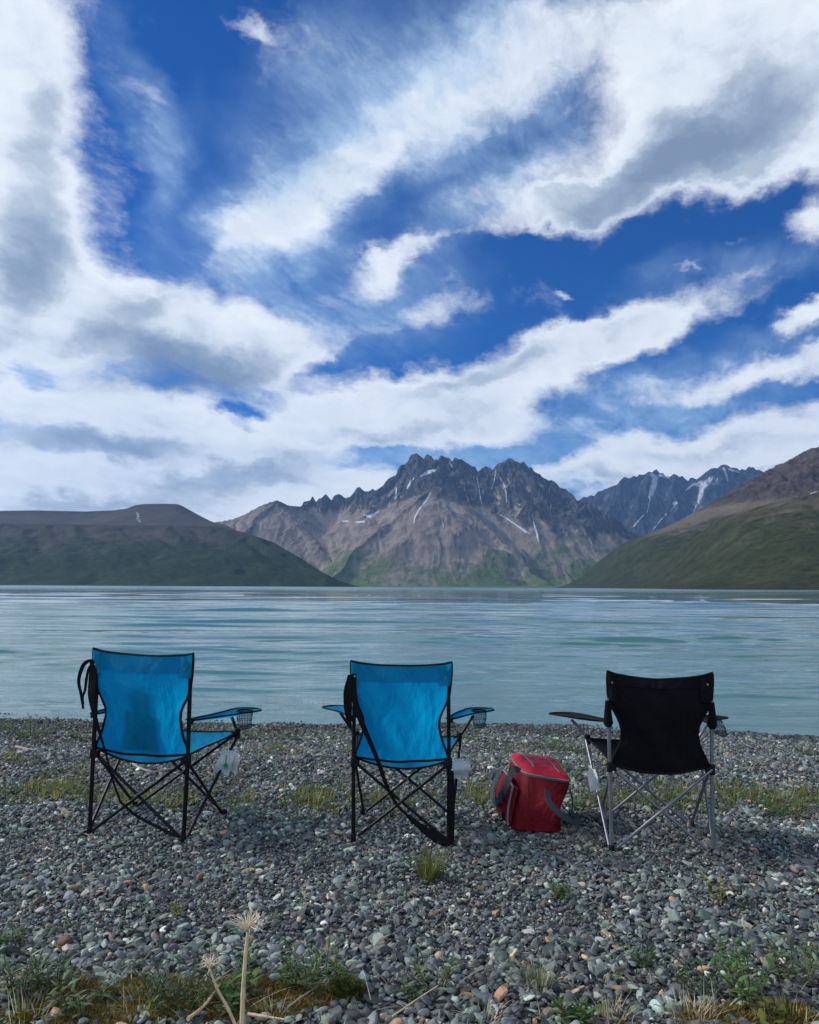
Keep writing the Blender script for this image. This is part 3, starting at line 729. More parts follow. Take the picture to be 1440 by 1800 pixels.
# ---------------------------------------------------------------- small mesh builder
class MB:
    def __init__(s): s.v = []; s.f = []
    def tube(s, path, r, n=10, caps=True):
        P = [Vector(p) for p in path]; k = len(P)
        rs = r if isinstance(r, (list, tuple)) else [r]*k
        base = len(s.v); up = None
        for i in range(k):
            d = (P[min(i+1, k-1)]-P[max(i-1, 0)]).normalized()
            if up is None:
                a = Vector((0, 0, 1)) if abs(d.z) < .9 else Vector((1, 0, 0)); up = d.cross(a).normalized()
            else:
                up = (up - d*up.dot(d)).normalized()
            q = d.cross(up)
            for j in range(n):
                t = 2*math.pi*j/n; s.v.append(P[i] + (up*math.cos(t)+q*math.sin(t))*rs[i])
        for i in range(k-1):
            for j in range(n):
                a = base+i*n+j; b_ = base+i*n+(j+1) % n
                s.f.append((a, b_, b_+n, a+n))
        if caps:
            s.f.append(tuple(base+j for j in range(n))[::-1]); s.f.append(tuple(base+(k-1)*n+j for j in range(n)))
        return s
    def loop_tube(s, path, r, n=6):
        P = list(path); return s.tube(P+[P[0]], r, n, caps=False)
    def grid(s, fn, nu, nv):
        base = len(s.v)
        for j in range(nv+1):
            for i in range(nu+1): s.v.append(Vector(fn(i/nu, j/nv)))
        for j in range(nv):
            for i in range(nu):
                a = base+j*(nu+1)+i; s.f.append((a, a+1, a+nu+2, a+nu+1))
        return s
    def sheet(s, fn, nu, nv, th, nrm=None):
        """a thin closed sheet: the grid and its back, th apart along the local normal"""
        b0 = len(s.v); s.grid(fn, nu, nv); pts = [v.copy() for v in s.v[b0:]]
        W = nu+1
        def N(i, j):
            a = pts[j*W+max(i-1, 0)]; b_ = pts[j*W+min(i+1, nu)]; c = pts[max(j-1, 0)*W+i]; d = pts[min(j+1, nv)*W+i]
            q = (b_-a).cross(d-c); return q.normalized() if q.length > 1e-12 else Vector((0, 0, 1))
        b1 = len(s.v)
        for j in range(nv+1):
            for i in range(nu+1): s.v.append(pts[j*W+i] - N(i, j)*th)
        for j in range(nv):
            for i in range(nu):
                a = b1+j*W+i; s.f.append((a, a+W, a+W+1, a+1))
        def rim(a, b_): s.f.append((b0+b_, b0+a, b1+a, b1+b_))
        for i in range(nu): rim(i, i+1); rim((nv)*W+i+1, nv*W+i)
        for j in range(nv): rim((j+1)*W, j*W); rim(j*W+nu, (j+1)*W+nu)
        return s
    def ribbon(s, path, width, th=.002, nrm=None, twist=None):
        """flat webbing along a path; nrm gives the face direction"""
        P = [Vector(p) for p in path]; k = len(P)
        base = len(s.v)
        for i in range(k):
            d = (P[min(i+1, k-1)]-P[max(i-1, 0)]).normalized()
            n_ = Vector(nrm[i] if isinstance(nrm, list) else (nrm or (0, -1, 0)))
            n_ = (n_ - d*n_.dot(d)).normalized(); q = d.cross(n_)
            wd = (width[i] if isinstance(width, (list, tuple)) else width)*.5
            for (a, c) in ((-1, -1), (1, -1), (1, 1), (-1, 1)): s.v.append(P[i] + q*a*wd + n_*c*th*.5)
        for i in range(k-1):
            for j in range(4):
                a = base+i*4+j; b_ = base+i*4+(j+1) % 4; s.f.append((a, b_, b_+4, a+4))
        s.f.append((base, base+3, base+2, base+1)); e = base+(k-1)*4; s.f.append((e, e+1, e+2, e+3))
        return s
    def box(s, c, sz, M=None):
        c = Vector(c); base = len(s.v); h = [q*.5 for q in sz]
        for z in (-1, 1):
            for (x, y) in ((-1, -1), (1, -1), (1, 1), (-1, 1)):
                p = Vector((x*h[0], y*h[1], z*h[2]))
                if M: p = M @ p
                s.v.append(c+p)
        for f in ((0,3,2,1),(4,5,6,7),(0,1,5,4),(1,2,6,5),(2,3,7,6),(3,0,4,7)): s.f.append(tuple(base+q for q in f))
        return s
    def build(s, name, mat, parent=None, smooth=True, bevel=0):
        o = mesh_obj(name, [tuple(v) for v in s.v], s.f, mat, parent, smooth)
        if bevel:
            md = o.modifiers.new('b', 'BEVEL'); md.width = bevel; md.segments = 2; md.limit_method = 'ANGLE'
        if smooth:
            try: o.data.set_sharp_from_angle(angle=R(42))
            except Exception: pass
        return o

def curve_pts(pts, n=8):
    """smooth path through points (Catmull-Rom)"""
    P = [Vector(p) for p in pts]; P = [P[0]*2-P[1]] + P + [P[-1]*2-P[-2]]; out = []
    for i in range(1, len(P)-2):
        for k in range(n):
            t = k/n; a, b_, c, d = P[i-1:i+3]
            out.append(.5*((2*b_) + (c-a)*t + (2*a-5*b_+4*c-d)*t*t + (3*b_-a-3*c+d)*t**3))
    out.append(P[-2]); return out
def interp(x, xs, ys): return float(np.interp(x, xs, ys))
def empty(name, loc, rz=0, sc=1.0):
    o = bpy.data.objects.new(name, None); COL.objects.link(o); o.location = loc
    o.rotation_euler = (0, 0, rz); o.scale = (sc, sc, sc); o.empty_display_size = .1; return o

# ---------------------------------------------------------------- materials of the things
def fabric(name, col, trans=.35, weave=900, rough=.75, tcol=None):
    m = bpy.data.materials.new(name); m.use_nodes = True; t = NT(m.node_tree); b = t.n['Principled BSDF']
    oc = t.node('ShaderNodeTexCoord').outputs['Object']
    n1_ = t.noise(oc, 7, 5, .6); n2_ = t.noise(oc, 260, 3, .6)
    c = t.mix(t.mapr(n1_, .3, .7), tuple(q*.86 for q in col), tuple(min(1, q*1.10) for q in col))
    t.put(b.inputs['Base Color'], c); b.inputs['Roughness'].default_value = rough
    b.inputs['Specular IOR Level'].default_value = .2; b.inputs['Sheen Weight'].default_value = .0
    wv = t.node('ShaderNodeTexWave', wave_type='BANDS', bands_direction='X'); t.put(wv.inputs[0], oc); wv.inputs['Scale'].default_value = weave/6
    wz = t.node('ShaderNodeTexWave', wave_type='BANDS', bands_direction='Z'); t.put(wz.inputs[0], oc); wz.inputs['Scale'].default_value = weave/6
    hh = t.m('ADD', t.m('ADD', wv.outputs[1], wz.outputs[1]), t.m('MULTIPLY', n2_, 1.2))
    bp = t.node('ShaderNodeBump'); bp.inputs['Strength'].default_value = .35; bp.inputs['Distance'].default_value = .0012
    t.put(bp.inputs['Height'], hh)
    cr = t.noise(t.mapping(oc, scale=(1, 1, .55), rot=(0, .5, 0)), 7.5, 4, .55, 1.2)
    bp2 = t.node('ShaderNodeBump'); bp2.inputs['Strength'].default_value = 1.0; bp2.inputs['Distance'].default_value = .034
    t.put(bp2.inputs['Height'], cr); t.l.new(bp.outputs[0], bp2.inputs['Normal']); t.l.new(bp2.outputs[0], b.inputs['Normal'])
    if trans:
        tr = t.node('ShaderNodeBsdfTranslucent'); t.put(tr.inputs[0], (*(tcol or col), 1)); t.l.new(bp2.outputs[0], tr.inputs['Normal'])
        mx = t.node('ShaderNodeMixShader'); mx.inputs[0].default_value = trans
        t.l.new(b.outputs[0], mx.inputs[1]); t.l.new(tr.outputs[0], mx.inputs[2])
        t.l.new(mx.outputs[0], t.n['Material Output'].inputs[0])
    return m
def plain(name, col, rough=.5, metal=0.0, scale=30, var=.2, bump=.0):
    m, t, b = new_mat(name)
    oc = t.node('ShaderNodeTexCoord').outputs['Object']
    n_ = t.noise(oc, scale, 5, .65)
    t.put(b.inputs['Base Color'], t.mix(t.mapr(n_, .3, .7), tuple(q*(1-var) for q in col), tuple(min(1, q*(1+var)) for q in col)))
    t.put(b.inputs['Roughness'], t.mapr(n_, .3, .7, rough*.8, min(1, rough*1.25))); b.inputs['Metallic'].default_value = metal; b.inputs['Specular IOR Level'].default_value = .5 if metal else .25
    if bump:
        bp = t.node('ShaderNodeBump'); bp.inputs['Distance'].default_value = bump; t.put(bp.inputs['Height'], n_); t.l.new(bp.outputs[0], b.inputs['Normal'])
    return m
M_BLUE = fabric('blue_polyester', (.012, .42, .66), .68, tcol=(.018, .76, 1.0))
M_TEAL = fabric('blue_polyester_doubled', (.014, .38, .55), .62, tcol=(.02, .74, .98))
M_BLACKF = fabric('black_polyester', (.006, .006, .008), .0, rough=.95)
M_PIPE = plain('black_binding', (.005, .005, .006), .9)
M_STRAP = plain('black_webbing', (.0045, .0045, .0055), .95, scale=200, bump=.001)
M_BPOLE = plain('black_painted_steel', (.006, .0065, .008), .38, 0, scale=12, var=.15)
M_SPOLE = plain('silver_steel', (.23, .25, .28), .42, .6, scale=14, var=.12)
M_PLAST = plain('black_plastic', (.005, .005, .006), .6)
M_RIV = plain('steel_rivet', (.5, .52, .55), .3, 1.0)
M_RED_SHADED = fabric('red_nylon_shaded', (.155, .002, .009), .0, rough=.6)  # same nylon as the lid, with the shade on the sides put into the colour
M_RED_LIT = fabric('red_nylon_lit', (.46, .010, .035), .0, rough=.55)  # same nylon as the body, with the light on top put into the colour
M_GREYW = plain('grey_webbing', (.050, .068, .076), .85, scale=220, bump=.001)
M_ZIP = plain('grey_zipper', (.075, .085, .090), .7, scale=160, bump=.001)
M_PIPG = plain('pale_piping', (.22, .19, .19), .6)
def paper_mat():
    m, t, b = new_mat('printed_paper')
    oc = t.node('ShaderNodeTexCoord').outputs['Object']
    x, y, z = t.sep(oc)
    wv = t.m('FRACT', t.m('MULTIPLY', z, 115.0)); line = t.m('LESS_THAN', wv, .34)
    brk = t.m('GREATER_THAN', t.noise(t.mapping(oc, scale=(260, 260, 18)), 1.0, 2, .5), .47)
    c = t.mix(t.m('MULTIPLY', t.m('MULTIPLY', line, brk), .65), (.92, .93, .94), (.40, .41, .43))
    t.put(b.inputs['Base Color'], c); b.inputs['Roughness'].default_value = .7
    tr = t.node('ShaderNodeBsdfTranslucent'); tr.inputs[0].default_value = (.7, .7, .7, 1)
    mx = t.node('ShaderNodeMixShader'); mx.inputs[0].default_value = .3
    t.l.new(b.outputs[0], mx.inputs[1]); t.l.new(tr.outputs[0], mx.inputs[2]); t.l.new(mx.outputs[0], t.n['Material Output'].inputs[0])
    return m
M_PAPER = paper_mat()
M_GREEN = plain('green_print', (.01, .30, .17), .6)

# ---------------------------------------------------------------- folding camp chairs
def make_chair(lbl, loc, rz, sc, style, seed, drop=0.0, axs=(.45, .45), rise=0.0, rdrop=0.0):
    root = empty('camp_chair', loc, rz, sc); tag(root, lbl, 'chair', 'folding camp chairs facing the lake')
    blk = style == 'black'
    MF, MP, MTOP = (M_BLACKF, M_SPOLE, M_BLACKF) if blk else (M_BLUE, M_BPOLE, M_TEAL)
    rnd = random.Random(seed); pr = .0092 if blk else .0098
    foot = {('r', s): Vector((s*.235, -.215, .03)) for s in (-1, 1)}; foot.update({('f', s): Vector((s*.245, .215, .03)) for s in (-1, 1)})
    jt = {('r', s): Vector((s*.238, -.222, .378+rise)) for s in (-1, 1)}; jt.update({('f', s): Vector((s*.285, .235, .420+rise)) for s in (-1, 1)})
    for s in (-1, 1):
        MB().tube([foot['r', s], (s*.238, -.222, .38), (s*(.243 if blk else .234), -.240, .846)], pr, 12).build('back_pole', MP, root)
    def bar(a, b_, off, r=.0072):
        a = a+off; b_ = b_+off; MB().tube([a, b_], r, 10).build('crossbar', MP, root)
        return (a+b_)/2
    o = .009
    bar(foot['r', -1]+Vector((.025, 0, 0)), jt['r', 1], Vector((0, -o, 0))); bar(foot['r', 1]+Vector((-.025, 0, 0)), jt['r', -1], Vector((0, o, 0)))
    bar(foot['f', -1]+Vector((.02, 0, 0)), jt['f', 1], Vector((0, -o, 0))); bar(foot['f', 1]+Vector((-.02, 0, 0)), jt['f', -1], Vector((0, o, 0)))
    for s in (-1, 1):
        bar(foot['r', s]+Vector((0, .02, 0)), jt['f', s], Vector((s*o, 0, 0))); bar(foot['f', s]+Vector((0, -.02, 0)), jt['r', s], Vector((-s*o, 0, 0)))
    for yy in (-.217, .222):
        zz = .03+.5*(.378-.03)
        MB().tube([(0.0, yy-.02, zz), (0.0, yy+.02, zz)], .0052, 10).build('rivet', M_RIV, root)
    for k, p in foot.items():
        MB().tube([(p.x, p.y, -.004), (p.x, p.y, .004), (p.x, p.y, .030), (p.x, p.y, .040)], [.010, .0135, .0135, .010], 14).build('foot', M_PLAST, root)
    for k, p in jt.items():
        q = MB(); q.tube([p+Vector((0, 0, -.026)), p+Vector((0, 0, -.022)), p+Vector((0, 0, .020)), p+Vector((0, 0, .024))], [.012, .0155, .0155, .012], 12)
        q.box(p+Vector((-.018*k[1], 0, -.006)), (.024, .026, .028))
        q.build('joint', M_PLAST, root, bevel=.002)
    armt = {}
    for s in (-1, 1):
        axx = axs[s > 0]
        armt[s] = Vector((s*(axx-.075), .275, .538-drop))
        pth = curve_pts([jt['f', s]+Vector((0, 0, .0)), jt['f', s]+Vector((s*(axx-.36)*.5, .012, .055)), armt[s]+Vector((0, 0, -.005))], 5)
        MB().tube(pth, .0078, 10).build('arm_support', MP, root)
    # seat
    ph = rnd.uniform(0, 6)
    def seatf(u, v):
        x0 = -.222 + u*.444; x1 = -.285 + u*.570; uu = 2*u-1
        x = x0*(1-v)+x1*v; y = -.205 + v*.455
        z = rise + .388*(1-v)+.425*v - .050*(1-uu*uu)*math.sin(math.pi*min(1, v*.85+.15))**.6 - .012*(1-uu*uu)
        z += .003*math.sin(9*x+14*y+ph)
        return (x, y, z)
    MB().sheet(seatf, 26, 22, .0016).build('seat', MF, root)
    edge = [seatf(u/20, 0) for u in range(21)] + [seatf(1, v/16) for v in range(1, 17)] + [seatf(1-u/20, 1) for u in range(1, 21)] + [seatf(0, 1-v/16) for v in range(1, 16)]
    MB().loop_tube(edge, .0052).build('seat_binding', M_PIPE, root)
    # backrest
    if blk: WX = ([0, .07, .15, .24, .35, .45, .55, .63, .75, .9, 1.0], [.226, .220, .202, .184, .178, .187, .208, .230, .244, .248, .246])
    else:   WX = ([0, .06, .14, .24, .33, .42, .50, .58, .66, .78, .9, 1.0], [.232, .227, .212, .196, .188, .192, .207, .226, .240, .247, .252, .252])
    dip = .030 if blk else .016; z0_ = .414 if blk else .398
    def backf(u, v, off=0.0):
        uu = 2*u-1; hw = interp(v, *WX)
        z = z0_ + v*(.856-z0_)
        if v > .8: z -= dip*((1-uu*uu))*((v-.8)/.2)**1.0
        if v < .25: z -= (.016 if not blk else .034)*(1-uu*uu)*(1-v/.25)
        z += .006*max(0, abs(uu)-.85)/.15*(v > .97)
        yl = -.222 - .020*v
        front_ = .012*np.clip((.66-v)/.3, 0, 1)
        y = yl + front_ - (.045 if not blk else .052)*(1-uu**2)*math.sin(math.pi*min(1, v*.9+.06))**.8
        y += .0075*math.sin(6*uu+8*v+ph)*(1-uu*uu) + .0042*math.sin(17*(uu*.55+v)+ph*2)*(1-abs(uu)) + .0030*math.sin(26*(uu*.8-v)+ph)*(1-v)*abs(uu)**.5
        if v > .6: y -= .013*abs(uu)**6*(v-.6)/.4
        return (uu*hw, y-off, z)
    MB().sheet(backf, 34, 40, .0014).build('backrest', MF, root)
    sew = (.0)
    edge = [backf(0, v/36) for v in range(37)] + [backf(u/30, 1) for u in range(1, 31)] + [backf(1, 1-v/36) for v in range(1, 37)] + [backf(1-u/30, 0) for u in range(1, 30)]
    MB().loop_tube(edge, .0062).build('back_binding', M_PIPE, root)
    # doubled hem at the top that takes the poles
    tb0 = .80 if not blk else .86
    def hem(u, v):
        x, y, z = backf(.008+u*.984, tb0+v*(.992-tb0)); return (x, y-.0045-.002*math.sin(u*40)*(.3), z)
    MB().sheet(hem, 34, 8, .0012).build('top_hem', MTOP, root)
    for s in (-1, 1):
        def pk(u, v, s=s):
            uu = .5 + s*(.5-.004) - s*(u*.115 if s > 0 else u*.075)
            x, y, z = backf(uu, (.765 if not blk else .70)+v*(.985-(.765 if not blk else .70)))
            return (x, y-.0085-.009*math.sin(math.pi*u), z)
        q = MB().sheet(pk if s < 0 else (lambda u, v: pk(1-u, v)), 6, 10, .0012); q.build('pole_pocket', MTOP, root)
        x, y, z = pk(.5, .42 if not blk else .70)
        MB().tube([(x, y-.0005, z), (x, y-.0045, z)], .0048, 10).build('rivet', M_RIV, root)
    # armrests
    for s in (-1, 1):
        axx = axs[s > 0]
        A = Vector((s*.243, -.225, .568-rdrop)); B_ = Vector((s*axx, .415, .545-drop)); mid = Vector((s*(.16+.36*axx), .12, .552-.5*(drop+rdrop)))
        path = curve_pts([A, mid, B_], 12); n_ = len(path)-1
        def armf(u, v, s=s, path=path, n_=n_):
            i = min(n_-1, int(v*n_)); f = v*n_-i; c = path[i].lerp(path[i+1], f); d = (path[i+1]-path[i]).normalized()
            side = Vector((0, 0, 1)).cross(d).normalized()
            hw = interp(v, [0, .15, .4, .65, .8, .9, .96, 1.0], [.018, .026, .040, .058, .072, .070, .052, .012])
            uu = 2*u-1
            return c - side*uu*hw + Vector((0, 0, -.010*(1-uu*uu)*math.sin(math.pi*v)+.004*uu*uu))
        arm = MB().sheet(armf, 10, 36, .0035).build('armrest', MF, root)
        e = [armf(0, v/30) for v in range(31)] + [armf(1, 1-v/30) for v in range(31)]
        MB().loop_tube(e, .0048).build('arm_binding', M_PIPE, arm)
        x = A; MB().tube([A+Vector((0, -.004, -.014)), A+Vector((0, -.004, .012))], .0155, 12).build('joint', M_PLAST, root)
        if s > 0:
            c = Vector(armf(.5, .82)) + Vector((0, 0, -.004)); rr = .040; q = MB(); q2 = MB()
            ring = [c+Vector((math.cos(k*math.pi/10)*rr, math.sin(k*math.pi/10)*rr, .010)) for k in range(20)]
            q2.loop_tube(ring, .0045, 8)
            if blk: tilt = Vector((.045, -.02, 0))
            else: tilt = Vector((.006, 0, 0))
            def net(k, j):
                a = k*math.pi/8; t = j/7; r_ = rr*(1-.28*t**2.2) if j < 7 else rr*.35
                return c + tilt*t + Vector((math.cos(a)*r_*(1+.06*math.sin(3*a+j)), math.sin(a)*r_, .006-.088*min(1, t*1.08)))
            for k in range(16):
                q.tube([net(k+.5*j*0, j) for j in range(8)], .0009, 4, False)
                q.tube([net(k+j*.5, j) for j in range(8)], .0008, 4, False); q.tube([net(k-j*.5, j) for j in range(8)], .0008, 4, False)
            for j in (1, 3, 5, 6, 7): q.loop_tube([net(k, j) for k in range(16)], .0010 if j < 6 else .0022, 4)
            ch = q2.build('cup_holder', M_PIPE, root); q.build('net', M_NET, ch)
    return root, backf, seatf, jt, foot

M_SHADE_PANEL = fabric('blue_shade_panel', (.006, .10, .22), .0)  # opaque cloth for panels added to block light behind the left backrest
M_NET = plain('dark_mesh_net', (.07, .08, .09), .7)

def paper_tag(root, top, w_, h_, tilt, seed, green=False, folded=True):
    rnd = random.Random(seed); T = Vector(top)
    def f(u, v, k=0):
        x = (u-.5)*w_; z = -v*h_
        y = .008*math.sin(4*u+3*v+seed+k) + .008*math.sin(7*v+2*u+k) - .02*abs(u-.5)
        z += .05*h_*math.sin(3*u+k) ; x += .10*w_*v*(1 if k else -1) + .02*w_*math.sin(5*v)
        p = Vector((x, y, z)); p = Matrix.Rotation(tilt, 3, 'Y') @ p
        return T + p + Vector((k*.30*w_, k*.012, -k*.05*h_))
    t_ = MB().sheet(lambda u, v: f(u, v), 12, 12, .0005).build('paper_tag', M_PAPER, root)
    if folded: MB().sheet(lambda u, v: f(u, v*.82, 1), 12, 12, .0005).build('folded_sheet', M_PAPER, t_)
    if green:
        g = MB(); c = Vector(f(.62, .62))+Vector((0, -.0075, 0))
        g.tube([c+Vector((.001, 0, .052)), c+Vector((0, 0, 0))], .0022, 6)
        g.tube([c+Vector((0, .0015, 0)), c+Vector((0, -.0005, 0))], .011, 12); g.build('green_mark', M_GREEN, t_)
    MB().tube([T+Vector((0, 0, .05)), T+Vector((0, 0, -.01))], .001, 5).build('tag_string', M_PAPER, t_)
    return t_

def ground_frame(pL, pR):
    a = at_z(*pL, .0); b_ = at_z(*pR, .0); d = b_-a; rz = math.atan2(d.y, d.x)
    fwd = Vector((-math.sin(rz), math.cos(rz), 0)); return (a+b_)/2, rz, fwd, d.length

# left blue chair (stands a little askew on the stones)
c, rz, fw, L = ground_frame((153, 1466), (318, 1481))
rz1 = R(-10.5); fw = Vector((-math.sin(rz1), math.cos(rz1), 0)); p = c + fw*.215; p.x += .016; p.z = float(gh(p.x, p.y))-.002
ch1, bf, sf, jt, ft = make_chair('left blue camp chair with a looped black strap hanging off its left pole', p, rz1, 1.035, 'blue', 1, .030, (.42, .30), 0, .015)
ch1.rotation_euler = (0, R(1.5), rz1)
def strap(root, pts, wid, nrm=(0, -1, 0), name='strap', n=6, th=.003):
    P = curve_pts(pts, n); k = len(P)
    ws = [interp(i/(k-1), np.linspace(0, 1, len(wid)), wid) for i in range(k)] if isinstance(wid, (list, tuple)) else wid
    return MB().ribbon(P, ws, th, nrm).build(name, M_STRAP, root)
strap(ch1, [(-.232,-.262,.795),(-.262,-.262,.805),(-.298,-.258,.778),(-.316,-.256,.71),(-.300,-.256,.650),(-.284,-.254,.580)], [.018,.014,.020,.016,.014,.010], name='hanging_loop')
strap(ch1, [(-.240,-.268,.790),(-.262,-.266,.770),(-.272,-.264,.715),(-.276,-.262,.67),(-.288,-.258,.635),(-.284,-.256,.600)], [.014,.010,.014,.012,.010,.010], name='hanging_loop')
strap(ch1, [(-.245,-.258,.805),(-.238,-.268,.73),(-.228,-.285,.65),(-.200,-.290,.56),(-.168,-.285,.47),(-.135,-.268,.36),(-.115,-.25,.27),(-.070,-.245,.17)], [.036,.040,.034,.022,.012,.008,.009,.010], name='carry_strap')
strap(ch1, [(-.070,-.245,.17),(.010,-.24,.115),(.110,-.236,.075),(.175,-.232,.05),(.228,-.230,.035)], [.010,.012,.014,.016,.014], (0,-.6,1), name='carry_strap')
paper_tag(ch1, (.315, .06, .365), .072, .120, R(10), 3, True)
def lower_panel(u, v):
    a = Vector((.300, 0, 0))
    P_ = [(.30,.04),(.72,.04),(.72,.36),(.30,.42)]
    x, y, z = bf(P_[0][0]*(1-u)*(1-v)+P_[1][0]*u*(1-v)+P_[2][0]*u*v+P_[3][0]*(1-u)*v, P_[0][1]*(1-u)*(1-v)+P_[1][1]*u*(1-v)+P_[2][1]*u*v+P_[3][1]*(1-u)*v)
    return (x, y+.012, z)
MB().sheet(lambda u, v: lower_panel(1-u, v), 8, 8, .001).build('shade_panel_lower', M_SHADE_PANEL, ch1)  # added panel that blocks light, leaving a dark patch through the backrest
def upper_panel(u, v):
    P_ = [(.42,.34),(.70,.28),(.56,.68),(.40,.60)]
    x, y, z = bf(P_[0][0]*(1-u)*(1-v)+P_[1][0]*u*(1-v)+P_[2][0]*u*v+P_[3][0]*(1-u)*v, P_[0][1]*(1-u)*(1-v)+P_[1][1]*u*(1-v)+P_[2][1]*u*v+P_[3][1]*(1-u)*v)
    return (x, y+.018, z)
MB().sheet(lambda u, v: upper_panel(1-u, v), 8, 8, .001).build('shade_panel_upper', M_SHADE_PANEL, ch1)  # second added panel, carries the dark patch further up the backrest

# middle blue chair
c, rz, fw, L = ground_frame((622, 1481), (792, 1488))
rz2 = R(-4); fw = Vector((-math.sin(rz2), math.cos(rz2), 0)); p = c + fw*.215; p.x -= .006; p.z = float(gh(p.x, p.y))-.002
ch2, bf, sf, jt, ft = make_chair('middle blue camp chair with a black carry bag slung down to its foot', p, rz2, .953, 'blue', 2, 0, (.46, .44), 0, -.018)
strap(ch2, [(-.252,-.262,.795),(-.262,-.268,.72),(-.262,-.268,.64),(-.252,-.262,.545)], [.024,.044,.040,.016], name='carry_bag', th=.014)
strap(ch2, [(-.238,-.264,.80),(-.232,-.272,.70),(-.200,-.290,.60),(-.150,-.292,.49),(-.105,-.280,.385),(-.068,-.262,.28),(-.020,-.246,.19),(.035,-.240,.135)], [.028,.032,.028,.023,.020,.018,.014,.012], name='carry_strap')
strap(ch2, [(.035,-.240,.135),(.100,-.240,.085),(.170,-.242,.042),(.235,-.246,.016)], [.014,.024,.042,.046], (0,-.7,.7), name='carry_bag', th=.018)
MB().tube([(.246,-.236,.02),(.248,-.238,.12),(.250,-.238,.25),(.247,-.236,.345)], [.018,.019,.017,.014], 10).build('pole_sleeve', M_STRAP, ch2)
paper_tag(ch2, (.292, -.02, .350), .070, .095, R(18), 8, False)

ch2.scale.z = .953*1.028
# black chair
c, rz, fw, L = ground_frame((1077, 1501), (1254, 1504))
rz3 = R(-5.5); fw = Vector((-math.sin(rz3), math.cos(rz3), 0)); p = c + fw*.215; p.z = float(gh(p.x, p.y))-.002
ch3, bf, sf, jt, ft = make_chair('black camp chair with silver metal poles on the right, beside the red cooler bag', p, rz3, .955, 'black', 5, -.008, (.44, .44), .028, -.050)
paper_tag(ch3, (-.300, .0, .335), .048, .105, R(-14), 5, False, False)
# fabric cuffs where the armrests wrap the poles
for s in (-1, 1):
    MB().tube([(s*.243,-.232,.595),(s*.243,-.232,.612),(s*.244,-.233,.65),(s*.244,-.234,.72)], [.014,.024,.019,.012], 12).build('arm_cuff', M_BLACKF, ch3)

# ---------------------------------------------------------------- red cooler bag
def W3(px, py, z): return at_z(px, py, z)
NLb = W3(901, 1461, .01); NRb = W3(991, 1465, .01); FLb = Vector((NLb.x-.035, NLb.y+.40, .01)); FRb = Vector((NRb.x-.015, NRb.y+.40, .01))
NLt = W3(921, 1356, .275); NRt = W3(1008, 1371, .262); FLt = W3(896, 1325, .300); FRt = W3(974, 1333, .285)
org = (NLb+NRb+FLb+FRb)/4; org.z = 0
bag = empty('cooler_bag', org); tag(bag, 'red soft cooler bag with grey straps standing on the pebbles left of the black chair', 'cooler bag')
def hexp(u, v, w_):       # u -1..1 left-right, v -1..1 near-far, w 0..1 up
    a, b_ = (u+1)/2, (v+1)/2
    bot = (NLb*(1-a)+NRb*a)*(1-b_) + (FLb*(1-a)+FRb*a)*b_; top = (NLt*(1-a)+NRt*a)*(1-b_) + (FLt*(1-a)+FRt*a)*b_
    return bot*(1-w_)+top*w_ - org
def squ(k, n, e=7.0):
    t = 2*math.pi*k/n; c_, s_ = math.cos(t), math.sin(t)
    return math.copysign(abs(c_)**(2/e), c_), math.copysign(abs(s_)**(2/e), s_)
def bodyp(k, w_, n=64, infl=1.0):
    u, v = squ(k, n)
    pinch = 1 - .035*math.sin(math.pi*w_)*(abs(u) > .9) 
    q = hexp(u*infl*pinch, v*infl, w_)
    q += Vector((.008*math.sin(5*w_+3*v), .010*math.sin(6*w_+4*u), 0))*(math.sin(math.pi*w_))
    if u > .8: q.x -= .030*math.exp(-((w_-.45)/.22)**2)*(.4+.6*(1-abs(v)))   # sagging right side
    if v < -.8: q.y += .014*math.exp(-((w_-.6)/.2)**2)*math.cos(u*1.5)
    return q
q = MB(); nb = 64; rows = [0, .015, .05, .12, .2, .3, .4, .5, .6, .7, .8, .88, .93]
for w_ in rows:
    for k in range(nb): q.v.append(bodyp(k, w_, nb, .97 if w_ == 0 else 1.0))
for i in range(len(rows)-1):
    for k in range(nb): q.f.append((i*nb+k, i*nb+(k+1) % nb, (i+1)*nb+(k+1) % nb, (i+1)*nb+k))
q.f.append(tuple(range(nb))[::-1]); q.f.append(tuple((len(rows)-1)*nb+k for k in range(nb)))
q.build('body', M_RED_SHADED, bag)
q = MB()
zr = [(.925, 1.0), (.93, 1.022), (.965, 1.024), (.968, 1.0)]
for w_, inf in zr:
    for k in range(nb): q.v.append(bodyp(k, w_, nb, inf))
for i in range(3):
    for k in range(nb): q.f.append((i*nb+k, i*nb+(k+1) % nb, (i+1)*nb+(k+1) % nb, (i+1)*nb+k))
q.f.append(tuple(3*nb+k for k in range(nb))); q.build('zipper_band', M_ZIP, bag)
def lidp(u, v, lift=0):
    e = 7.0; mxx = max(abs(u), abs(v), 1e-6); L_ = (abs(u)**e+abs(v)**e)**(1/e); f = mxx/L_ if L_ > 0 else 1
    q_ = hexp(u*f*1.012, v*f*1.012, .968)
    q_.z += .024*(1-max(abs(u), abs(v))**6)**.6 + .010*(1-u*u)*(1-v*v) - .006*math.sin(3*u+2*v) + lift
    return q_
q = MB(); q.grid(lambda u, v: lidp(2*u-1, 2*v-1), 28, 28); q.build('lid', M_RED_LIT, bag)
lidc = bag.children[-1]
MB().tube([lidp(-.62+.14*t/12, .80-1.55*t/12, .003) for t in range(13)], .0050, 6).build('lid_zipper', M_PIPG, bag)
MB().tube([lidp(-.62+1.1*t/12, .80+.02*t/12, .002) for t in range(13)], .0026, 6).build('lid_piping', M_PIPG, bag)
MB().tube([lidp(.48+.06*t/12, .82-1.62*t/12, .002) for t in range(13)], .0026, 6).build('lid_piping', M_PIPG, bag)
